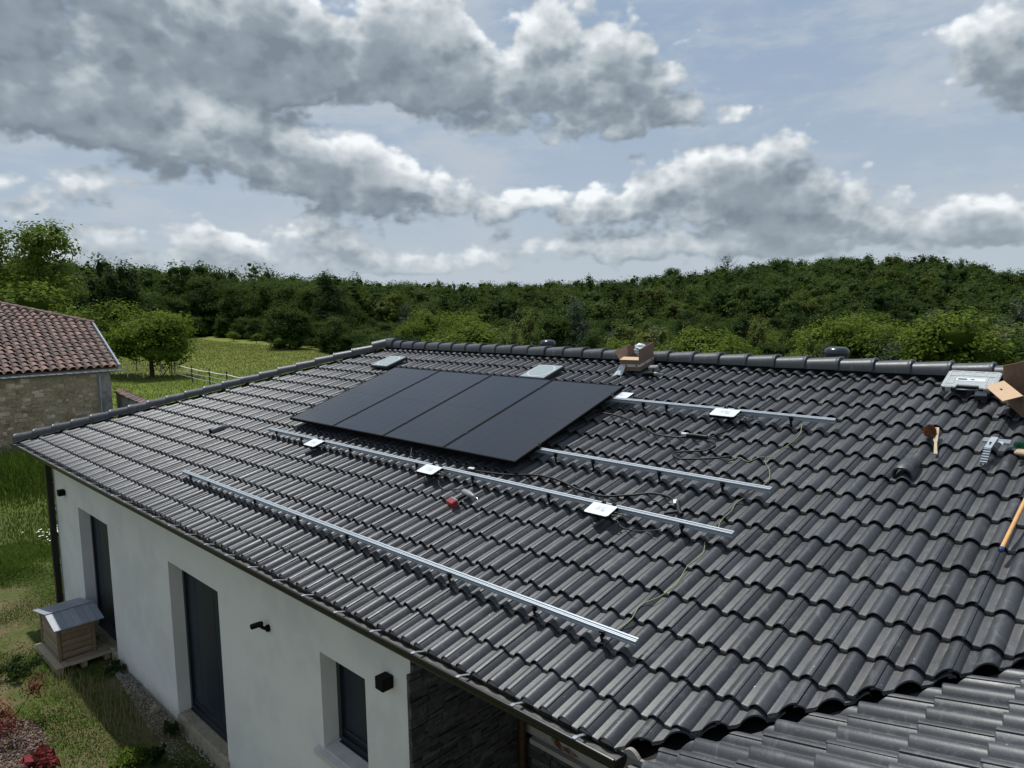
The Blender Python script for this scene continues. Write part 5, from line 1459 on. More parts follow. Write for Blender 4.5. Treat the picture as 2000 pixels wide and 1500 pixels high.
def wood():
    """the wood: nearest trees one by one, the far hillside as one mass"""
    pts = []
    rs = np.random.default_rng(5)
    def edge(be): return np.interp(be, [-45, -36, -30, -23, -14, -11, -6, 60], [85, 88, 120, 146, 98, 84, 72, 72])
    be = -40.0
    cand = []
    r = 60.0
    while r < 350:
        sp_ = 6.6 if r < 150 else (6.0 if r < 230 else 5.5)
        db = math.degrees(sp_ / r)
        b_ = -41 + rs.uniform(0, db)
        while b_ < 41:
            bb = b_ + rs.normal(0, db * 0.22); r2 = r + rs.normal(0, 1.6)
            if r2 > edge(bb) + 3: cand.append((bb, r2))
            b_ += db
        r += sp_ * 0.92
    keepers = []
    for bb, r2 in cand:
        x, y = xy_at(bb, r2)
        keepers.append((r2, float(bb), float(x), float(y)))
    keepers.sort()
    # in the hollow behind the house only the tops show: light bushy trees first
    near = []; far_ = []
    for k_ in keepers:
        r2, bb, x, y = k_
        (near if len(near) < 265 else far_).append(k_)
    labels = {
        'oak': ('deciduous_tree', 'rounded dark green broadleaf tree in the wood beyond the house'),
        'dar': ('deciduous_tree', 'tall very dark tree in the wood beyond the house'),
        'lig': ('leafy_tree', 'light green bushy tree in the hollow beyond the ridge'),
        'wil': ('willow_tree', 'feathery olive green tree in the hollow beyond the ridge'),
        'sil': ('willow_tree', 'grey-green slender tree in the hollow beyond the ridge')}
    for r2, bb, x, y in near:
        z = float(terrain(np.array(x), np.array(y)))
        low = bb > -9 and r2 < 112
        if low:
            kd = rs.choice(['light0', 'light1', 'light2', 'willow0', 'willow1', 'willow2', 'silver0', 'oak2', 'oak4', 'dark0'], p=[.10, .09, .10, .13, .12, .11, .07, .11, .10, .07])
            emax = -0.052 + 0.022 * (r2 - 72) / 40 + rs.normal(0, 0.013)
            top = 2.38 + emax * r2; hgt = {'oak': 12.2, 'dar': 11.9, 'lig': 7.2, 'wil': 9.6, 'sil': 10.2}[kd[:3]]
            s = max(0.45, (top - z) / hgt); sx = max(s, 0.85) * rs.uniform(0.9, 1.15)
        else:
            kd = rs.choice(['oak0', 'oak1', 'oak2', 'oak3', 'oak4', 'dark0', 'dark1'], p=[.18, .18, .17, .17, .16, .07, .07])
            s = rs.uniform(0.72, 1.10); sx = s * rs.uniform(0.9, 1.1)
            if bb > -20: 
                emax = np.interp(r2, [90, 120, 160, 200], [-0.035, -0.022, -0.004, 0.008]); top = 2.38 + emax * r2
                s = min(s, max(0.5, (top - z) / 12.2)) if bb > -12 else s
                sx = max(s, 0.8)
        if kd[:3] in ('oak', 'dar') and not low: z -= 1.3
        nm, lb = labels[kd[:3]]
        tree(kd, x, y, z=z, s=sx, sz=s, name=nm, label=lb, group='trees of the wood: ' + lb.split(' in ')[0])
    # far mass
    lib = []
    for v in range(8):
        q = np.random.default_rng(300 + v); n = 900
        me = crown_mesh('tmp', M['leaf_far'], 4.3, 8.4, 3.2, n, 0.52, 12, 400 + v, 'round' if v % 4 else 'tall', core=True)
        nv = len(me.vertices); Vv = np.empty(nv * 3, np.float32); me.vertices.foreach_get('co', Vv); nf = len(me.polygons)
        Ff = np.empty(nf * 4, np.int32); me.loops.foreach_get('vertex_index', Ff); tt = np.empty(nf, np.float32); me.attributes['tint'].data.foreach_get('value', tt)
        lib.append((Vv.reshape(-1, 3), Ff.reshape(-1, 4), tt)); bpy.data.meshes.remove(me)
    VV, FF, TT, HH = [], [], [], []; off = 0
    for r2, bb, x, y in far_:
        if abs(bb) > 38.5: continue
        V_, F_, t_ = lib[rs.integers(0, 8)]
        z = float(terrain(np.array(x), np.array(y))); a = rs.uniform(0, 6.28); s = rs.uniform(0.68, 1.08); s2 = s * rs.uniform(0.90, 1.22)
        c_, s_ = math.cos(a), math.sin(a)
        VV.append(np.stack([(V_[:, 0] * c_ - V_[:, 1] * s_) * s + x, (V_[:, 0] * s_ + V_[:, 1] * c_) * s + y, V_[:, 2] * s2 + z], 1)); FF.append(F_ + off); off += len(V_)
        HH.append(np.full(len(t_), float(rs.random() < 0.12) * rs.uniform(0.4, 1)))
        TT.append(np.clip(t_ * 0.6 + rs.normal(0.20, 0.24), 0, 1))
    o = np_mesh('woodland', np.concatenate(VV), np.concatenate(FF), M['leaf_far'], face_attr={'tint': np.concatenate(TT), 'hue': np.concatenate(HH)})
    tag(o, 'dense deciduous wood covering the far hillside', 'woodland', kind='stuff')
wood()
for be in np.arange(-31, -10.5, 1.15):
    r_ = float(np.interp(be, [-36, -30, -23, -14, -11], [88, 120, 146, 98, 84])) + 1.5
    x, y = xy_at(be, r_)
    tree(['oak1', 'light1', 'dark0', 'oak4'][int(be * 7) % 4], float(x), float(y), z=float(terrain(np.array(x), np.array(y))) - 0.9, s=0.55, sz=0.42, name='bush', label='low dark bush in the hedge along the far edge of the meadow', cat='bush', group='bushes along the edge of the wood')
# scrub along the foot of the wood
for k, (px, py, r) in enumerate([(455, 655, 128), (500, 660, 118), (545, 668, 108)]):
    tree_px('light%d' % (k % 3), px, py - 8, r, name='bush', wide=1.6, label=['low grey-green bush at the far edge of the meadow, left of three', 'low bush at the far edge of the meadow, middle of three', 'low bush at the far edge of the meadow, right of three'][k], cat='bush')

# ---------------------------------------------------------------- solar mounting
def rail(v, u0, u1, hooks, label, ref_h=0.046):
    t = empty('mounting_rail', rp((u0 + u1) / 2, v, 0.0), label, 'mounting rail', 'aluminium rails on the roof')
    mb = MB(ROOF)
    w, h0, h1 = 0.020, ref_h, ref_h + 0.042
    pr = [(-w, h0), (w, h0), (w, h0 + 0.012), (w - 0.006, h0 + 0.016), (w - 0.006, h0 + 0.024), (w, h0 + 0.028), (w, h1), (0.009, h1), (0.009, h1 - 0.007), (-0.002, h1 - 0.007), (-0.002, h1), (-0.008, h1), (-0.008, h1 - 0.004), (-0.012, h1 - 0.004), (-0.012, h1),
          (-w, h1), (-w, h0 + 0.028), (-w + 0.006, h0 + 0.024), (-w + 0.006, h0 + 0.016), (-w, h0 + 0.012)]
    mb.loft([[(u, v + a, b_) for a, b_ in pr] for u in (u0, u1)])
    mb.build('profile', M['alu'], t)
    mb = MB(ROOF); mb.box((u1 - 0.002, v - 0.0185, h0 + 0.0015), (u1 + 0.0015, v + 0.0185, h1 - 0.0015)); mb.build('end_cap', M['greyplastic'], t)
    for u in hooks:
        mb = MB(ROOF); q = v - 0.020
        mb.box((u - 0.018, q - 0.010, h0 - 0.005), (u + 0.018, q - 0.002, h1 - 0.008))
        mb.box((u - 0.011, q - 0.020, -0.035), (u + 0.011, q - 0.012, h0 + 0.004))
        mb.box((u - 0.015, q - 0.012, h0 - 0.011), (u + 0.015, v + 0.01, h0 - 0.003))
        mb.box((u - 0.015, q - 0.014, -0.042), (u + 0.015, v + 0.10, -0.036))
        mb.tube([(u, q - 0.012, h0 + 0.016), (u, q - 0.026, h0 + 0.016)], 0.007, 6)
        mb.build('roof_hook', M['black'], t)
    return t
H1 = [-9.18, -8.63, -7.43, -6.5, -5.6, -4.15, -3.24, -2.65]
rail(0.655, -9.46, -2.39, H1, 'lowest aluminium rail, lying alone nearest the gutter')
rail(1.955, -9.49, -2.38, [-9.24, -8.56, -7.4, -6.1, -5.2, -4.18, -2.80], 'aluminium rail just below the black panels carrying three white inverters')
rail(2.640, -9.40, -2.385, [-9.2, -8.0, -6.8, -5.6, -4.65, -4.17, -3.42, -2.80], 'aluminium rail coming out from under the lower half of the panels')
rail(3.985, -9.40, -2.355, [-9.2, -8.0, -6.8, -5.6, -4.44, -4.14, -2.76], 'uppermost aluminium rail, leaving the panels near the ridge')

PW, PG = 1.119, 0.010
PL = ['solar panel at the far left end of the row of four', 'second solar panel from the left, in the middle of the row', 'third solar panel from the left, next to the nearest one', 'nearest solar panel, at the right end of the row']
def panel(i):
    u0 = -9.385 + i * (PW + PG); u1 = u0 + PW; v0, v1 = 2.256, 4.262; hb, ht = 0.089, 0.125
    t = empty('solar_panel', rp((u0 + u1) / 2, (v0 + v1) / 2, hb), 'all-black ' + PL[i], 'solar panel', 'black solar panels on the roof')
    mb = MB(ROOF); f = 0.017
    mb.box((u0, v0, hb), (u1, v0 + f, ht)); mb.box((u0, v1 - f, hb), (u1, v1, ht))
    mb.box((u0, v0 + f, hb), (u0 + f, v1 - f, ht)); mb.box((u1 - f, v0 + f, hb), (u1, v1 - f, ht))
    mb.build('frame', M['panelframe'], t)
    mb = MB(ROOF); mb.box((u0 + f, v0 + f, ht - 0.008), (u1 - f, v1 - f, ht - 0.0025)); g = mb.build('glass', M['panel'], t)
    mb = MB(ROOF); cw = (PW - 2 * f - 0.02) / 6; ch = (v1 - v0 - 2 * f - 0.03) / 20
    for k in range(1, 6):
        x = u0 + f + 0.01 + cw * k; mb.box((x - 0.0012, v0 + f + 0.01, ht - 0.0024), (x + 0.0012, v1 - f - 0.01, ht - 0.0020))
    y = (v0 + v1) / 2; mb.box((u0 + f + 0.01, y - 0.003, ht - 0.00195), (u1 - f - 0.01, y + 0.003, ht - 0.0016))
    mb.build('cell_grid', M['cellline'], g)
    if i < 3:
        for v in (2.64, 3.985):
            mb = MB(ROOF); mb.box((u1 - 0.012, v - 0.022, ht + 0.0005), (u1 + PG + 0.012, v + 0.022, ht + 0.005)); mb.box((u1 + 0.002, v - 0.02, hb), (u1 + PG - 0.002, v + 0.02, ht)); mb.tube([(u1 + 0.005, v, ht + 0.004), (u1 + 0.005, v, ht + 0.011)], 0.006, 6)
            mb.build('clamp', M['black'], t)
    if i in (0, 3):
        for v in (2.64, 3.985):
            uu = u1 if i == 3 else u0; sg = 1 if i == 3 else -1
            mb = MB(ROOF); mb.box((uu + sg * 0.001, v - 0.022, hb - 0.01), (uu + sg * 0.012, v + 0.022, ht)); mb.box((uu - sg * 0.01, v - 0.022, ht + 0.0005), (uu + sg * 0.012, v + 0.022, ht + 0.005)); mb.tube([(uu + sg * 0.006, v, ht), (uu + sg * 0.006, v, ht + 0.028)], 0.006, 6)
            mb.build('clamp', M['black'], t)
for i in range(4): panel(i)

# ---------------------------------------------------------------- micro-inverters hanging from the rails
def inverter(u0, u1, v0, v1, hL, label, part=False, rot=0.0):
    h = hL
    t = empty('inverter', rp((u0 + u1) / 2, (v0 + v1) / 2, h - 0.03), label, 'inverter', 'flat white-labelled inverters hung on the rails')
    MM = on_roof((u0 + u1) / 2, (v0 + v1) / 2, 0, rot); w, l = (u1 - u0) / 2, (v1 - v0) / 2
    mb = MB(MM); mb.box((-w, -l, h - 0.034), (w, l, h - 0.003), 0.006); mb.build('body', M['blackmatt'], t)
    mb = MB(MM)
    for k in range(9): x = -w + 0.02 + (2 * w - 0.04) * k / 8; mb.box((x - 0.002, -l + 0.01, h - 0.040), (x + 0.002, l - 0.01, h - 0.033))
    mb.build('fins', M['blackmatt'], t)
    mb = MB(MM); c = 0.018; mb.loft([[(-w + c, -l + 0.001, z), (w - c, -l + 0.001, z), (w - 0.001, -l + c, z), (w - 0.001, l - 0.005, z), (-w + 0.001, l - 0.005, z), (-w + 0.001, -l + c, z)] for z in (h - 0.0025, h)])
    lab = mb.build('label_plate', M['white'], t)
    mb = MB(MM)
    mb.box((-w * 0.38, l * 0.30, h + 0.0002), (w * 0.40, l * 0.36, h + 0.0006)); mb.box((-w * 0.38, l * 0.14, h + 0.0002), (w * 0.22, l * 0.19, h + 0.0006))
    mb.box((-w * 0.38, -l * 0.02, h + 0.0002), (w * 0.40, l * 0.03, h + 0.0006)); mb.box((-w * 0.38, -l * 0.20, h + 0.0002), (-w * 0.05, -l * 0.12, h + 0.0006)); mb.box((w * 0.1, -l * 0.34, h + 0.0002), (w * 0.40, -l * 0.10, h + 0.0006))
    mb.build('print', M['greyprint'], lab)
    for x in (-0.3 * w, 0.55 * w):
        mb = MB(MM); mb.box((x - 0.022, l - 0.02, h - 0.028), (x + 0.022, l + 0.030, h - 0.008)); mb.tube([(x, l + 0.012, h - 0.01), (x, l + 0.012, h + 0.022)], 0.008, 8); mb.box((x - 0.016, l + 0.002, h - 0.006), (x + 0.016, l + 0.030, h + 0.006)); mb.build('bracket', M['black'], t)
    for q, (x, dx) in enumerate(((w, 0.06), (w, 0.10), (-w, -0.05))):
        mb = MB(MM); y0 = -l * 0.3 + 0.5 * l * q if q < 2 else l * 0.4
        sg = 1 if x > 0 else -1
        mb.tube([(x - sg * 0.01, y0, h - 0.02), (x + sg * 0.035, y0, h - 0.022), (x + dx * 1.4, y0 + 0.02, h - 0.045), (x + dx * 1.2, y0 + 0.06, h - 0.05), (x + dx * 0.7, y0 + 0.09, h - 0.03)], 0.0045, 8); mb.tube([(x - sg * 0.012, y0, h - 0.02), (x + sg * 0.03, y0, h - 0.02)], 0.009, 8)
        mb.build('lead', M['cable'], t, smooth=60)
inverter(-8.235, -7.975, 1.765, 1.945, 0.095, 'smallest-looking white inverter, farthest along the rail below the panels')
inverter(-5.92, -5.655, 1.775, 1.945, 0.095, 'middle white inverter on the rail below the panels, left of the red drill')
inverter(-3.655, -3.405, 1.775, 1.945, 0.095, 'nearest white inverter on the rail below the panels')
inverter(-3.545, -3.27, 3.80, 3.975, 0.095, 'white inverter on the uppermost rail near the ridge')
inverter(-5.02, -4.70, 4.02, 4.18, 0.080, 'white and grey inverter half hidden under the nearest panel corner')

# ---------------------------------------------------------------- cables and wires
def h_tile(u, v):
    """height of the tile surface at (u, v)"""
    w = (u + 1.73) % 0.30; m_ = (w + 0.112) % 0.15
    hh = -0.040 if m_ < 0.046 else -0.040 + 0.040 * math.sin(math.pi * (m_ - 0.046) / 0.104) ** 0.85
    k = ((v - 0.272) % GAUGE) if v > 0.272 else v + 0.035
    return hh - 0.027 * k / GAUGE
def spline(pts, n=10):
    out = []
    P = [pts[0]] + list(pts) + [pts[-1]]
    for i in range(1, len(P) - 2):
        for k in range(n):
            t = k / n; a, b_, c, d = [np.array(P[j], float) for j in (i - 1, i, i + 1, i + 2)]
            out.append(0.5 * ((2 * b_) + (-a + c) * t + (2 * a - 5 * b_ + 4 * c - d) * t * t + (-a + 3 * b_ - 3 * c + d) * t ** 3))
    out.append(np.array(pts[-1], float)); return out
def cable(name, pts, r, mat, label, stiff=0.6, lift=0.0, parent=None, cat='cable'):
    s = spline([p[:2] for p in pts], 14)
    h = np.array([h_tile(p[0], p[1]) for p in s]); top = np.array([max(h[max(0, i - 9):i + 10]) for i in range(len(h))])
    hh = h * (1 - stiff) + top * stiff
    hh = np.convolve(np.pad(hh, 6, 'edge'), np.ones(13) / 13, 'valid'); hh = hh * 0.5 + np.maximum(hh, h) * 0.5 + r + lift
    ex = np.interp(np.arange(len(s)), np.arange(len(pts)) * 14, [p[2] if len(p) > 2 else 0 for p in pts])
    mb = MB(ROOF); mb.tube([(p[0], p[1], q + e) for p, q, e in zip(s, hh, ex)], r, 8)
    o = mb.build(name, mat, parent, smooth=60)
    if label: tag(o, label, cat)
    return o
t = empty('trunk_cable', rp(-3.6, 3.3, 0), 'thick black cable looping over the tiles between the two upper rails', 'cable')
cable('sheath', [(-4.93, 3.71, 0.02), (-4.72, 3.73), (-4.45, 3.66), (-4.15, 3.52), (-3.95, 3.42), (-3.72, 3.42), (-3.55, 3.45), (-3.36, 3.43), (-3.26, 3.36), (-3.28, 3.24), (-3.42, 3.20), (-3.56, 3.10), (-3.45, 3.01), (-3.28, 3.06), (-3.12, 3.14), (-3.02, 3.22)], 0.010, M['cable'], None, 0.97, 0, t)
mb = MB(on_roof(-3.55, 3.455, 0.022, 0.15)); mb.tube([(-0.06, 0, 0), (0.02, 0, 0), (0.16, -0.02, -0.002)], 0.019, 12); mb.build('connector', M['cable'], t, smooth=50)
mb = MB(on_roof(-3.63, 3.45, 0.022, 0.1)); mb.box((-0.035, -0.013, 0.008), (0.035, 0.013, 0.016)); mb.box((-0.035, -0.016, -0.01), (0.035, -0.012, 0.012)); mb.build('paper_flag', M['white'], t)
cable('branch', [(-3.42, 3.46), (-3.36, 3.60), (-3.30, 3.72), (-3.24, 3.82, 0.03), (-3.25, 3.90, 0.05)], 0.008, M['cable'], None, 0.7, 0, t)
t = empty('trunk_cable', rp(-4.0, 2.2, 0), 'thick black cable running along the rail below the nearest panel', 'cable')
cable('sheath', [(-5.50, 2.12), (-5.25, 2.16), (-4.95, 2.20), (-4.6, 2.27), (-4.3, 2.26), (-4.0, 2.20), (-3.75, 2.19), (-3.52, 2.27), (-3.35, 2.36), (-3.18, 2.36), (-3.06, 2.28)], 0.011, M['cable'], None, 0.97, 0, t)
mb = MB(on_roof(-2.99, 2.20, 0.022, -1.0)); mb.tube([(-0.10, 0, 0), (0.05, 0, 0), (0.11, 0.02, 0.0)], 0.020, 12); mb.tube([(0.05, 0, 0), (0.05, -0.12, -0.004)], 0.014, 10); mb.build('connector', M['cable'], t, smooth=50)
mb = MB(on_roof(-3.06, 2.27, 0.03, -1.0)); mb.box((-0.03, -0.016, 0), (0.03, 0.016, 0.006)); mb.build('paper_flag', M['white'], t)
mb = MB(on_roof(-5.42, 2.13, 0.022, 0.1)); mb.box((-0.05, -0.014, -0.004), (0.03, 0.014, 0.008)); mb.build('paper_flag', M['white'], t)
cable('panel_lead', [(-6.62, 2.27, 0.08), (-6.52, 2.20, 0.07), (-6.44, 2.08, 0.02), (-6.40, 1.99, 0.02)], 0.006, M['cable'], 'thin black lead arching from the third panel down to the rail', 0.8)
cable('panel_lead', [(-7.62, 2.26, 0.08), (-7.68, 2.15, 0.07), (-7.72, 2.04, 0.03), (-7.74, 1.98, 0.02)], 0.006, M['cable'], 'thin black lead dropping from the second panel to the far end of the rail', 0.8)
cable('inverter_lead', [(-3.38, 1.86, 0.05), (-3.28, 1.80, 0.02), (-3.15, 1.83), (-2.98, 1.90, 0.02)], 0.006, M['cable'], 'thin black lead beside the nearest inverter', 0.8)
cable('inverter_lead', [(-5.63, 1.84, 0.05), (-5.55, 1.76, 0.02), (-5.42, 1.72), (-5.28, 1.80), (-5.22, 1.92, 0.03)], 0.006, M['cable'], 'thin black lead looping beside the middle inverter', 0.8)
cable('inverter_lead', [(-3.24, 3.86, 0.05), (-3.16, 3.90, 0.03), (-3.08, 3.94, 0.03)], 0.007, M['cable'], 'short black lead beside the inverter near the ridge', 0.8)
ew = 'cable'
cable('earth_wire', [(-2.655, 3.955, 0.03), (-2.62, 3.80), (-2.625, 3.60), (-2.68, 3.45), (-2.74, 3.33), (-2.70, 3.22), (-2.60, 3.08), (-2.56, 2.95), (-2.585, 2.80), (-2.60, 2.66, 0.02)], 0.0027, M['gywire'], 'thin yellow-green earth wire hanging from the uppermost rail', 0.55)
cable('earth_wire', [(-3.05, 3.20), (-2.98, 3.24), (-2.90, 3.22), (-2.83, 3.22), (-2.76, 3.28), (-2.73, 3.33)], 0.0027, M['gywire'], 'short yellow-green earth wire joining the looped black cable', 0.55)
cable('earth_wire', [(-2.60, 2.60, 0.01), (-2.63, 2.50), (-2.61, 2.36), (-2.62, 2.20), (-2.59, 2.08), (-2.62, 2.00, 0.02)], 0.0027, M['gywire'], 'thin yellow-green earth wire between the two middle rails', 0.55)
cable('earth_wire', [(-2.61, 1.92, 0.01), (-2.57, 1.80), (-2.585, 1.60), (-2.56, 1.40), (-2.58, 1.22), (-2.63, 1.05), (-2.615, 0.90), (-2.64, 0.76), (-2.66, 0.69, 0.03)], 0.0027, M['gywire'], 'long yellow-green earth wire running down to the lowest rail', 0.55)

# ---------------------------------------------------------------- tools and boxes
def drill(MM, bat, body, label, s=1.0):
    """pistol-grip driver lying on its side: barrel along +x, handle along -y"""
    o = MM.translation
    t = empty('cordless_drill', o, label, 'drill')
    mb = MB(MM)
    for a, r0, r1 in ((-0.085, 0.020, 0.030), (-0.06, 0.030, 0.032), (0.0, 0.032, 0.030), (0.055, 0.028, 0.026)): pass
    mb.lathe((0, 0, 0.032), [(0.016, -0.095), (0.028, -0.085), (0.033, -0.04), (0.033, 0.03), (0.028, 0.055)], 16, axis='x')
    mb.build('body', M[body], t, smooth=50)
    mb = MB(MM); mb.lathe((0, 0, 0.032), [(0.026, 0.055), (0.024, 0.075), (0.018, 0.10), (0.010, 0.112)], 16, axis='x'); ch = mb.build('chuck', M['greyplastic'], t, smooth=50)
    mb = MB(MM); mb.lathe((0, 0, 0.032), [(0.0035, 0.112), (0.0035, 0.165), (0.001, 0.172)], 6, axis='x'); mb.build('bit', M['steel'], ch)
    mb = MB(MM)
    mb.loft([[(x - 0.022, y, 0.032 + 0.016 * c_) for x, c_ in ((x0 - w, -0.7), (x0 - w * 0.4, -1), (x0 + w * 0.4, -1), (x0 + w, -0.7), (x0 + w, 0.7), (x0 + w * 0.4, 1), (x0 - w * 0.4, 1), (x0 - w, 0.7))] for x0, y, w in ((0, -0.02, 0.024), (-0.006, -0.06, 0.020), (-0.012, -0.11, 0.019), (-0.006, -0.145, 0.028))])
    mb.build('handle', M['blackmatt'], t, smooth=50)
    mb = MB(MM); mb.box((-0.012, -0.065, 0.022), (0.004, -0.035, 0.042), 0.003); mb.build('trigger', M['blackmatt'], t)
    mb = MB(MM); mb.box((-0.085, -0.215, -0.006), (0.035, -0.150, 0.070), 0.008); b1 = mb.build('battery', M[bat], t)
    mb = MB(MM); mb.box((-0.080, -0.152, -0.004), (0.032, -0.136, 0.068), 0.004); mb.build('battery_foot', M['greyplastic'], t)
    return t
drill(on_roof(-5.03, 1.70, 0.004, rad(-12)) @ Matrix.Rotation(rad(8), 4, 'X'), 'red', 'greyplastic', 'cordless drill with a red battery lying on the tiles below the middle inverter')
drill(on_roof(-4.90, 4.85, 0.004, rad(10)) @ Matrix.Scale(-1, 4, (0, 1, 0)), 'greyplastic', 'blackmatt', 'black and grey cordless drill lying beside the small open cardboard box')

def small_box():
    # body of the box stands on the slope, leaning with it; flaps open
    MM = ROOF @ Matrix.Translation((-5.28, 5.14, 0.0)) @ Matrix.Rotation(rad(3), 4, 'Z') @ Matrix.Rotation(rad(-5), 4, 'X')
    t = empty('cardboard_box', rp(-5.28, 5.14, 0), 'small open cardboard box with raised flaps standing at the ridge', 'box')
    w, l, h, th = 0.145, 0.19, 0.145, 0.004
    mb = MB(MM)
    mb.box((-w, -l, 0), (w, l, th)); mb.box((-w, -l, th), (-w + th, l, h)); mb.box((w - th, -l, th), (w, l, h)); mb.box((-w + th, -l, th), (w - th, -l + th, h)); mb.box((-w + th, l - th, th), (w - th, l, h))
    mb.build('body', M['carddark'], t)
    mb = MB(MM); mb.box((-w - 0.0006, -l - 0.0012, 0.055), (w + 0.0006, -l - 0.0002, 0.088)); mb.box((w + 0.0002, -l, 0.055), (w + 0.0012, l, 0.088)); mb.build('tape_strip', M['tape'], t)
    mb = MB(MM)
    for x, y in ((-0.05, 0), (0.10, 0)): mb.box((x - 0.012, -l - 0.0022, 0.060), (x + 0.012, -l - 0.0014, 0.084))
    for y in (-0.05, 0.12): mb.box((w + 0.0014, y - 0.012, 0.060), (w + 0.0022, y + 0.012, 0.084))
    mb.build('print', M['redprint'], t)
    def flap(pts, nm='flap', mat='card'):
        mb = MB(MM); a, b_, c, d = [Vector(p) for p in pts]; n_ = (b_ - a).cross(d - a).normalized() * 0.0035
        mb.hexa([a - n_, b_ - n_, c - n_, d - n_, a + n_, b_ + n_, c + n_, d + n_]); return mb.build(nm, M[mat], t)
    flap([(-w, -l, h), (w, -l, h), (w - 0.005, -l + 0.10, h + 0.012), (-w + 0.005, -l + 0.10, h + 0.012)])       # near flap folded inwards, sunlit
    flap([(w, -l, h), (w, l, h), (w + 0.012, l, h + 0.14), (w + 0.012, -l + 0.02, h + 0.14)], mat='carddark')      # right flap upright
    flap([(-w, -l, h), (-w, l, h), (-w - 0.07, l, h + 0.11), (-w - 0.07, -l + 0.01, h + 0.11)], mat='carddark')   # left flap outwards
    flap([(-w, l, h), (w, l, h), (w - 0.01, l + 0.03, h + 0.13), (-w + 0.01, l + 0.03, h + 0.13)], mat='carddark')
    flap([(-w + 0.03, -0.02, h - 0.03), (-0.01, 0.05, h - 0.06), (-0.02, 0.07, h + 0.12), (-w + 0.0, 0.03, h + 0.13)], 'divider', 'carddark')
    bm = bmesh.new(); bmesh.ops.create_icosphere(bm, subdivisions=4, radius=1); rr = random.Random(4)
    for v in bm.verts:
        q = v.co; k = 1 + 0.08 * math.sin(9 * q.x + 2) * math.sin(8 * q.y) + 0.06 * math.sin(15 * q.z + 4 * q.x)
        v.co = MM @ Vector((0.01 + q.x * 0.105 * k, 0.095 + q.y * 0.070 * k, h + 0.055 + q.z * 0.085 * k))
    me = bpy.data.meshes.new('plastic_bag'); bm.to_mesh(me); bm.free(); me.materials.append(M['bag']); org = MM @ Vector((0, 0.09, h)); me.transform(Matrix.Translation(-org))
    o = link_mesh('plastic_bag', me, None, org); tag(o, 'crumpled clear plastic bag inside the small open box at the ridge', 'bag')
small_box()
mb = MB(on_roof(-5.36, 4.93, 0)); 
V_ = [(-0.05, 0.02, 0.09), (-0.02, 0.015, 0.10), (0.03, 0.01, 0.08), (-0.09, -0.03, 0.03), (-0.04, -0.02, 0.035), (0.01, -0.02, 0.02), (-0.13, -0.10, -0.02), (-0.08, -0.08, -0.01), (0.0, -0.06, -0.005)]
for a, b_, c, d in ((0, 1, 4, 3), (1, 2, 5, 4), (3, 4, 7, 6), (4, 5, 8, 7)): mb.poly([V_[a], V_[b_], V_[c], V_[d]]); mb.poly([tuple(Vector(V_[q]) + Vector((0, -0.002, -0.002))) for q in (d, c, b_, a)])
o = mb.build('plastic_film', M['bag']); tag(o, 'torn strip of clear film hanging from the front of the small open box', 'plastic film')

def big_box():
    t = empty('cardboard_box', rp(-1.05, 4.85, 0), 'big open cardboard box with a drooping sunlit flap, cut by the right edge', 'box')
    MM = on_roof(-1.20, 4.84, 0.0, rad(-58.5))
    w, l, h, th = 0.36, 0.36, 0.20, 0.004
    mb = MB(MM)
    mb.box((0, 0, 0), (w, l, th)); mb.box((0, 0, th), (th, l, h)); mb.box((w - th, 0, th), (w, l, h)); mb.box((th, 0, th), (w - th, th, h)); mb.box((th, l - th, th), (w - th, l, h))
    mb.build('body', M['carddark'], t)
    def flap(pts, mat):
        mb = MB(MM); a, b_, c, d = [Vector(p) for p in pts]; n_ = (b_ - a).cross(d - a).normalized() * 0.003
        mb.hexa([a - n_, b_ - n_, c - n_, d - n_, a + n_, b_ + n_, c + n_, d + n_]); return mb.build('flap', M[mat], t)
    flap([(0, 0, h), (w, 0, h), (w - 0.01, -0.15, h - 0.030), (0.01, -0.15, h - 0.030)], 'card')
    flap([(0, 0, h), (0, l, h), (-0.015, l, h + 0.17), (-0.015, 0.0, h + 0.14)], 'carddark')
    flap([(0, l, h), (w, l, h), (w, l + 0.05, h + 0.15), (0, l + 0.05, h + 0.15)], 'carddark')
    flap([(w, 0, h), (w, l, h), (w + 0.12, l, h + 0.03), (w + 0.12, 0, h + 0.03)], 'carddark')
    mb = MB(MM); mb.box((0.13, -0.085, h - 0.0135), (0.16, -0.070, h - 0.0105)); mb.build('hand_hole', M['blackmatt'], t)
big_box()

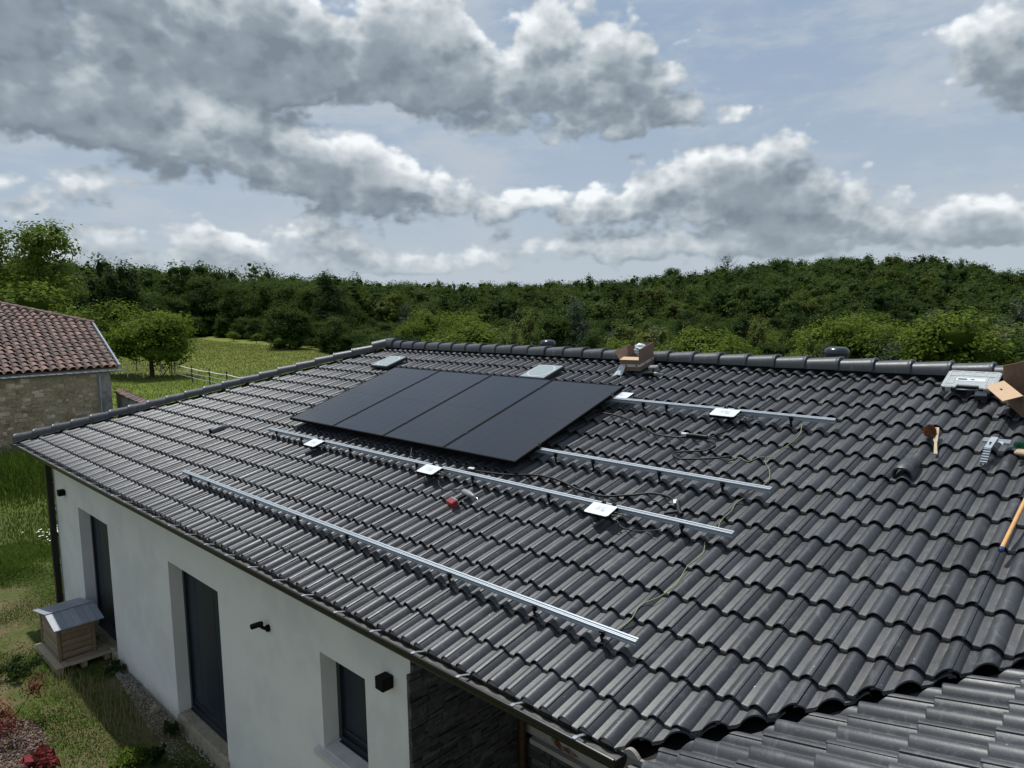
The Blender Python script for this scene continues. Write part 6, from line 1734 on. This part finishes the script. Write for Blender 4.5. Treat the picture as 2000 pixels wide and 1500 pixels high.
def organiser():
    t = empty('tool_case', rp(-1.50, 5.12, 0.03), 'flat compartment case with clear lid and dark handle at the ridge', 'tool case')
    MM = ROOF @ Matrix.Translation((-1.50, 5.10, 0.030)) @ Matrix.Rotation(rad(0), 4, 'Z') @ Matrix.Rotation(rad(3), 4, 'X')
    w, l = 0.215, 0.175
    def outline(z, k=0.0, notch=True):
        # front has a recess for the handle
        p = [(-w + k + 0.02, -l + k), (-0.095 - k * 0, -l + k), (-0.085, -l + 0.045 + k), (0.085, -l + 0.045 + k), (0.095, -l + k), (w - k - 0.02, -l + k), (w - k, -l + k + 0.02), (w - k, l - k - 0.02), (w - k - 0.02, l - k), (-w + k + 0.02, l - k), (-w + k, l - k - 0.02), (-w + k, -l + k + 0.02)]
        return [(a, b_, z) for a, b_ in p]
    mb = MB(MM); mb.loft([outline(0.0, 0.012), outline(0.006, 0.003), outline(0.045, 0.0)]); mb.build('tray', M['navy'], t)
    mb = MB(MM); mb.loft([outline(0.046, -0.003), outline(0.058, -0.003), outline(0.064, 0.006)]); lid = mb.build('lid', M['clearlid'], t)
    mb = MB(MM)
    for x0, x1, y0, y1 in ((-0.19, -0.10, 0.06, 0.15), (-0.09, -0.01, 0.06, 0.15), (0.0, 0.09, 0.06, 0.15), (0.10, 0.19, 0.06, 0.15), (-0.19, -0.13, -0.12, 0.05), (0.13, 0.19, -0.12, 0.05)):
        for a, b_, c, d in ((x0, x1, y0, y0 + 0.004), (x0, x1, y1 - 0.004, y1), (x0, x0 + 0.004, y0 + 0.004, y1 - 0.004), (x1 - 0.004, x1, y0 + 0.004, y1 - 0.004)): mb.box((a, c, 0.0641), (b_, d, 0.0685))
    mb.build('rib', M['white'], lid)
    mb = MB(MM); mb.box((-0.12, -0.055, 0.0645), (0.12, 0.015, 0.0665)); st = mb.build('sticker', M['white'], lid)
    mb = MB(MM); mb.box((-0.105, -0.035, 0.0667), (-0.03, -0.005, 0.0670)); mb.box((0.0, -0.03, 0.0667), (0.03, -0.01, 0.0670)); mb.build('print', M['blue'], st)
    for x in (-0.155, 0.155):
        mb = MB(MM); mb.box((x - 0.024, -l - 0.014, 0.012), (x + 0.024, -l - 0.003, 0.062), 0.003); mb.build('latch', M['clearlid'], t)
    mb = MB(MM); mb.tube([(-0.090, -l + 0.02, 0.03), (-0.086, -l - 0.004, 0.03), (0.086, -l - 0.004, 0.03), (0.090, -l + 0.02, 0.03)], 0.012, 10); mb.build('handle', M['navy'], t, smooth=50)
organiser()
mb = MB(on_roof(-1.38, 4.88, 0.004, 0.1)); mb.box((-0.05, -0.07, 0.0), (0.05, 0.10, 0.05), 0.005)
o = mb.build('tool_pouch', M['navy']); tag(o, 'dark pouch lying in the shade just below the tool case', 'pouch')

def hand_brush():
    t = empty('hand_brush', rp(-1.53, 3.95, 0.01), 'wooden hand brush with brown bristles lying on the tiles', 'brush')
    MM = on_roof(-1.535, 3.92, 0.012, rad(10))
    mb = MB(MM)
    mb.loft([[(x - w, y, 0.004), (x + w, y, 0.004), (x + w, y, 0.016), (x - w, y, 0.016)] for x, y, w in ((0.03, -0.27, 0.013), (0.025, -0.20, 0.012), (0.018, -0.06, 0.010), (0.014, -0.02, 0.017), (0.012, 0.20, 0.017), (0.012, 0.22, 0.012))])
    mb.build('handle', M['woodlight'], t)
    n = 3400; aa = rng.uniform(0, 6.28, n); rq = np.sqrt(rng.random(n)); u = -0.006 + 0.020 * rq * np.cos(aa); y = 0.10 + 0.085 * rq * np.sin(aa)
    base = np.c_[u, y, rng.uniform(0.014, 0.03, n)]
    tip = base + np.c_[-0.030 + u * 0.9 + rng.normal(0, 0.009, n), (y - 0.1) * 0.15 + rng.normal(0, 0.009, n), rng.uniform(0.018, 0.055, n) * (1.15 - 0.6 * rq)]
    sd_ = rng.normal(0, 1, (n, 3)); sd_ /= np.linalg.norm(sd_, axis=1)[:, None]; sd_ *= 0.0018
    V = np.stack([base - sd_, base + sd_, tip + sd_ * 0.7, tip - sd_ * 0.7], 1).reshape(-1, 3)
    V = (np.c_[V, np.ones(len(V))] @ np.array(MM).T)[:, :3]; q = np.arange(n) * 4
    np_mesh('bristles', V, np.stack([q, q + 1, q + 2, q + 3], 1), M['bristle'], t, tuple(rp(-1.53, 3.95, 0.01)), face_attr={'tint': rng.random(n)})
hand_brush()

def tile_hook():
    t = empty('tile_hook', rp(-1.10, 3.85, 0), 'loose aluminium roof hook with ribbed bar lying on the tiles', 'roof hook')
    MM = on_roof(-1.105, 3.965, 0.030, rad(0))
    mb = MB(MM)
    for k in range(5): y = 0.030 - 0.014 * k; mb.box((-0.085, y, 0.004), (0.100, y + 0.007, 0.016))
    mb.box((-0.083, -0.028, 0.002), (0.098, 0.036, 0.006)); mb.build('ribbed_bar', M['alu'], t)
    mb = MB(MM); s = 0.024
    mb.hexa([(-0.045, -0.18, 0.030), (-0.045 + 2 * s, -0.18, 0.030), (-0.035 + 2 * s, 0.035, 0.022), (-0.035, 0.035, 0.022), (-0.045, -0.18, 0.038), (-0.045 + 2 * s, -0.18, 0.038), (-0.035 + 2 * s, 0.035, 0.030), (-0.035, 0.035, 0.030)]); arm = mb.build('arm', M['alu'], t)
    mb = MB(MM); mb.tube([(-0.018, -0.085, 0.0375), (-0.018, -0.085, 0.0395)], 0.009, 12); mb.box((-0.022, -0.125, 0.0365), (-0.014, -0.09, 0.0385)); mb.build('slot', M['blackmatt'], arm)
    for k in range(6):
        mb = MB(MM); y = -0.19 - 0.028 * k; z = 0.026 - 0.0085 * k; mb.box((-0.045, y, z - 0.012), (0.003, y + 0.011, z + 0.006)); mb.build('tooth', M['alu'], t)
    mb = MB(MM); mb.box((-0.026, -0.345, -0.034), (-0.016, -0.185, -0.026)); mb.loft([[(0.018, -0.01, 0.016), (0.060, -0.01, 0.016), (0.060, -0.07, 0.016)], [(0.018, -0.01, 0.020), (0.060, -0.01, 0.020), (0.060, -0.07, 0.020)]]); mb.build('web', M['alu'], t)
tile_hook()

def right_bits():
    t = empty('scrub_brush', rp(-0.88, 3.85, 0.0), 'pale wooden block with green fibres at the right edge above the broom', 'brush')
    MM = on_roof(-0.90, 3.85, 0.012, rad(-8))
    mb = MB(MM); mb.box((-0.055, -0.045, 0.0), (0.12, 0.030, 0.032), 0.010); mb.build('block', M['woodlight'], t)
    n = 700; th = rng.uniform(0, 6.28, n); r_ = rng.uniform(0.01, 0.045, n); base = np.c_[-0.045 + 0.012 * rng.normal(0, 1, n), 0.065 + 0.012 * rng.normal(0, 1, n), np.full(n, 0.02)]
    tip = base + np.c_[r_ * np.cos(th), r_ * np.sin(th), rng.uniform(0.0, 0.04, n)]; sd_ = rng.normal(0, 0.0012, (n, 3))
    V = np.stack([base - sd_, base + sd_, tip + sd_, tip - sd_], 1).reshape(-1, 3); V = (np.c_[V, np.ones(len(V))] @ np.array(MM).T)[:, :3]; q = np.arange(n) * 4
    np_mesh('fibres', V, np.stack([q, q + 1, q + 2, q + 3], 1), M['green'], t, tuple(rp(-0.9, 3.9, 0.02)))
    t = empty('water_bottle', rp(-0.84, 4.0, 0.0), 'small pale green bottle lying behind the wooden block at the right edge', 'bottle')
    MM = on_roof(-0.86, 3.97, 0.035, rad(15))
    mb = MB(MM); mb.lathe((0, 0, 0), [(0.001, -0.035), (0.030, -0.034), (0.036, -0.02), (0.036, 0.10), (0.030, 0.13), (0.015, 0.15)], 20, axis='x'); mb.build('body', M['bag'], t, smooth=40)
    mb = MB(MM); mb.lathe((0, 0, 0), [(0.018, 0.15), (0.018, 0.17)], 16, axis='x'); mb.build('cap', M['white'], t, smooth=40)
right_bits()
def broom():
    a = rp(-0.805, 2.475, 0.035); b_ = rp(-0.765, 3.30, 0.060); c = rp(-0.745, 3.72, 0.075)
    t = empty('broom_stick', a, 'long varnished wooden broom stick with a blue tip at the right edge', 'broom stick')
    mb = MB(); mb.tube([a, b_, c], 0.0135, 14); mb.build('stick', M['broom'], t, smooth=60)
    d = (b_ - a).normalized(); mb = MB(); mb.tube([a - d * 0.018, a - d * 0.012, a + d * 0.0, a + d * 0.012], 0.0150, 14); mb.build('cap', M['blue'], t, smooth=60)
    mb = MB(); mb.tube([a - d * 0.028, a - d * 0.014], 0.009, 12); mb.build('tip', M['blue'], t, smooth=60)
broom()
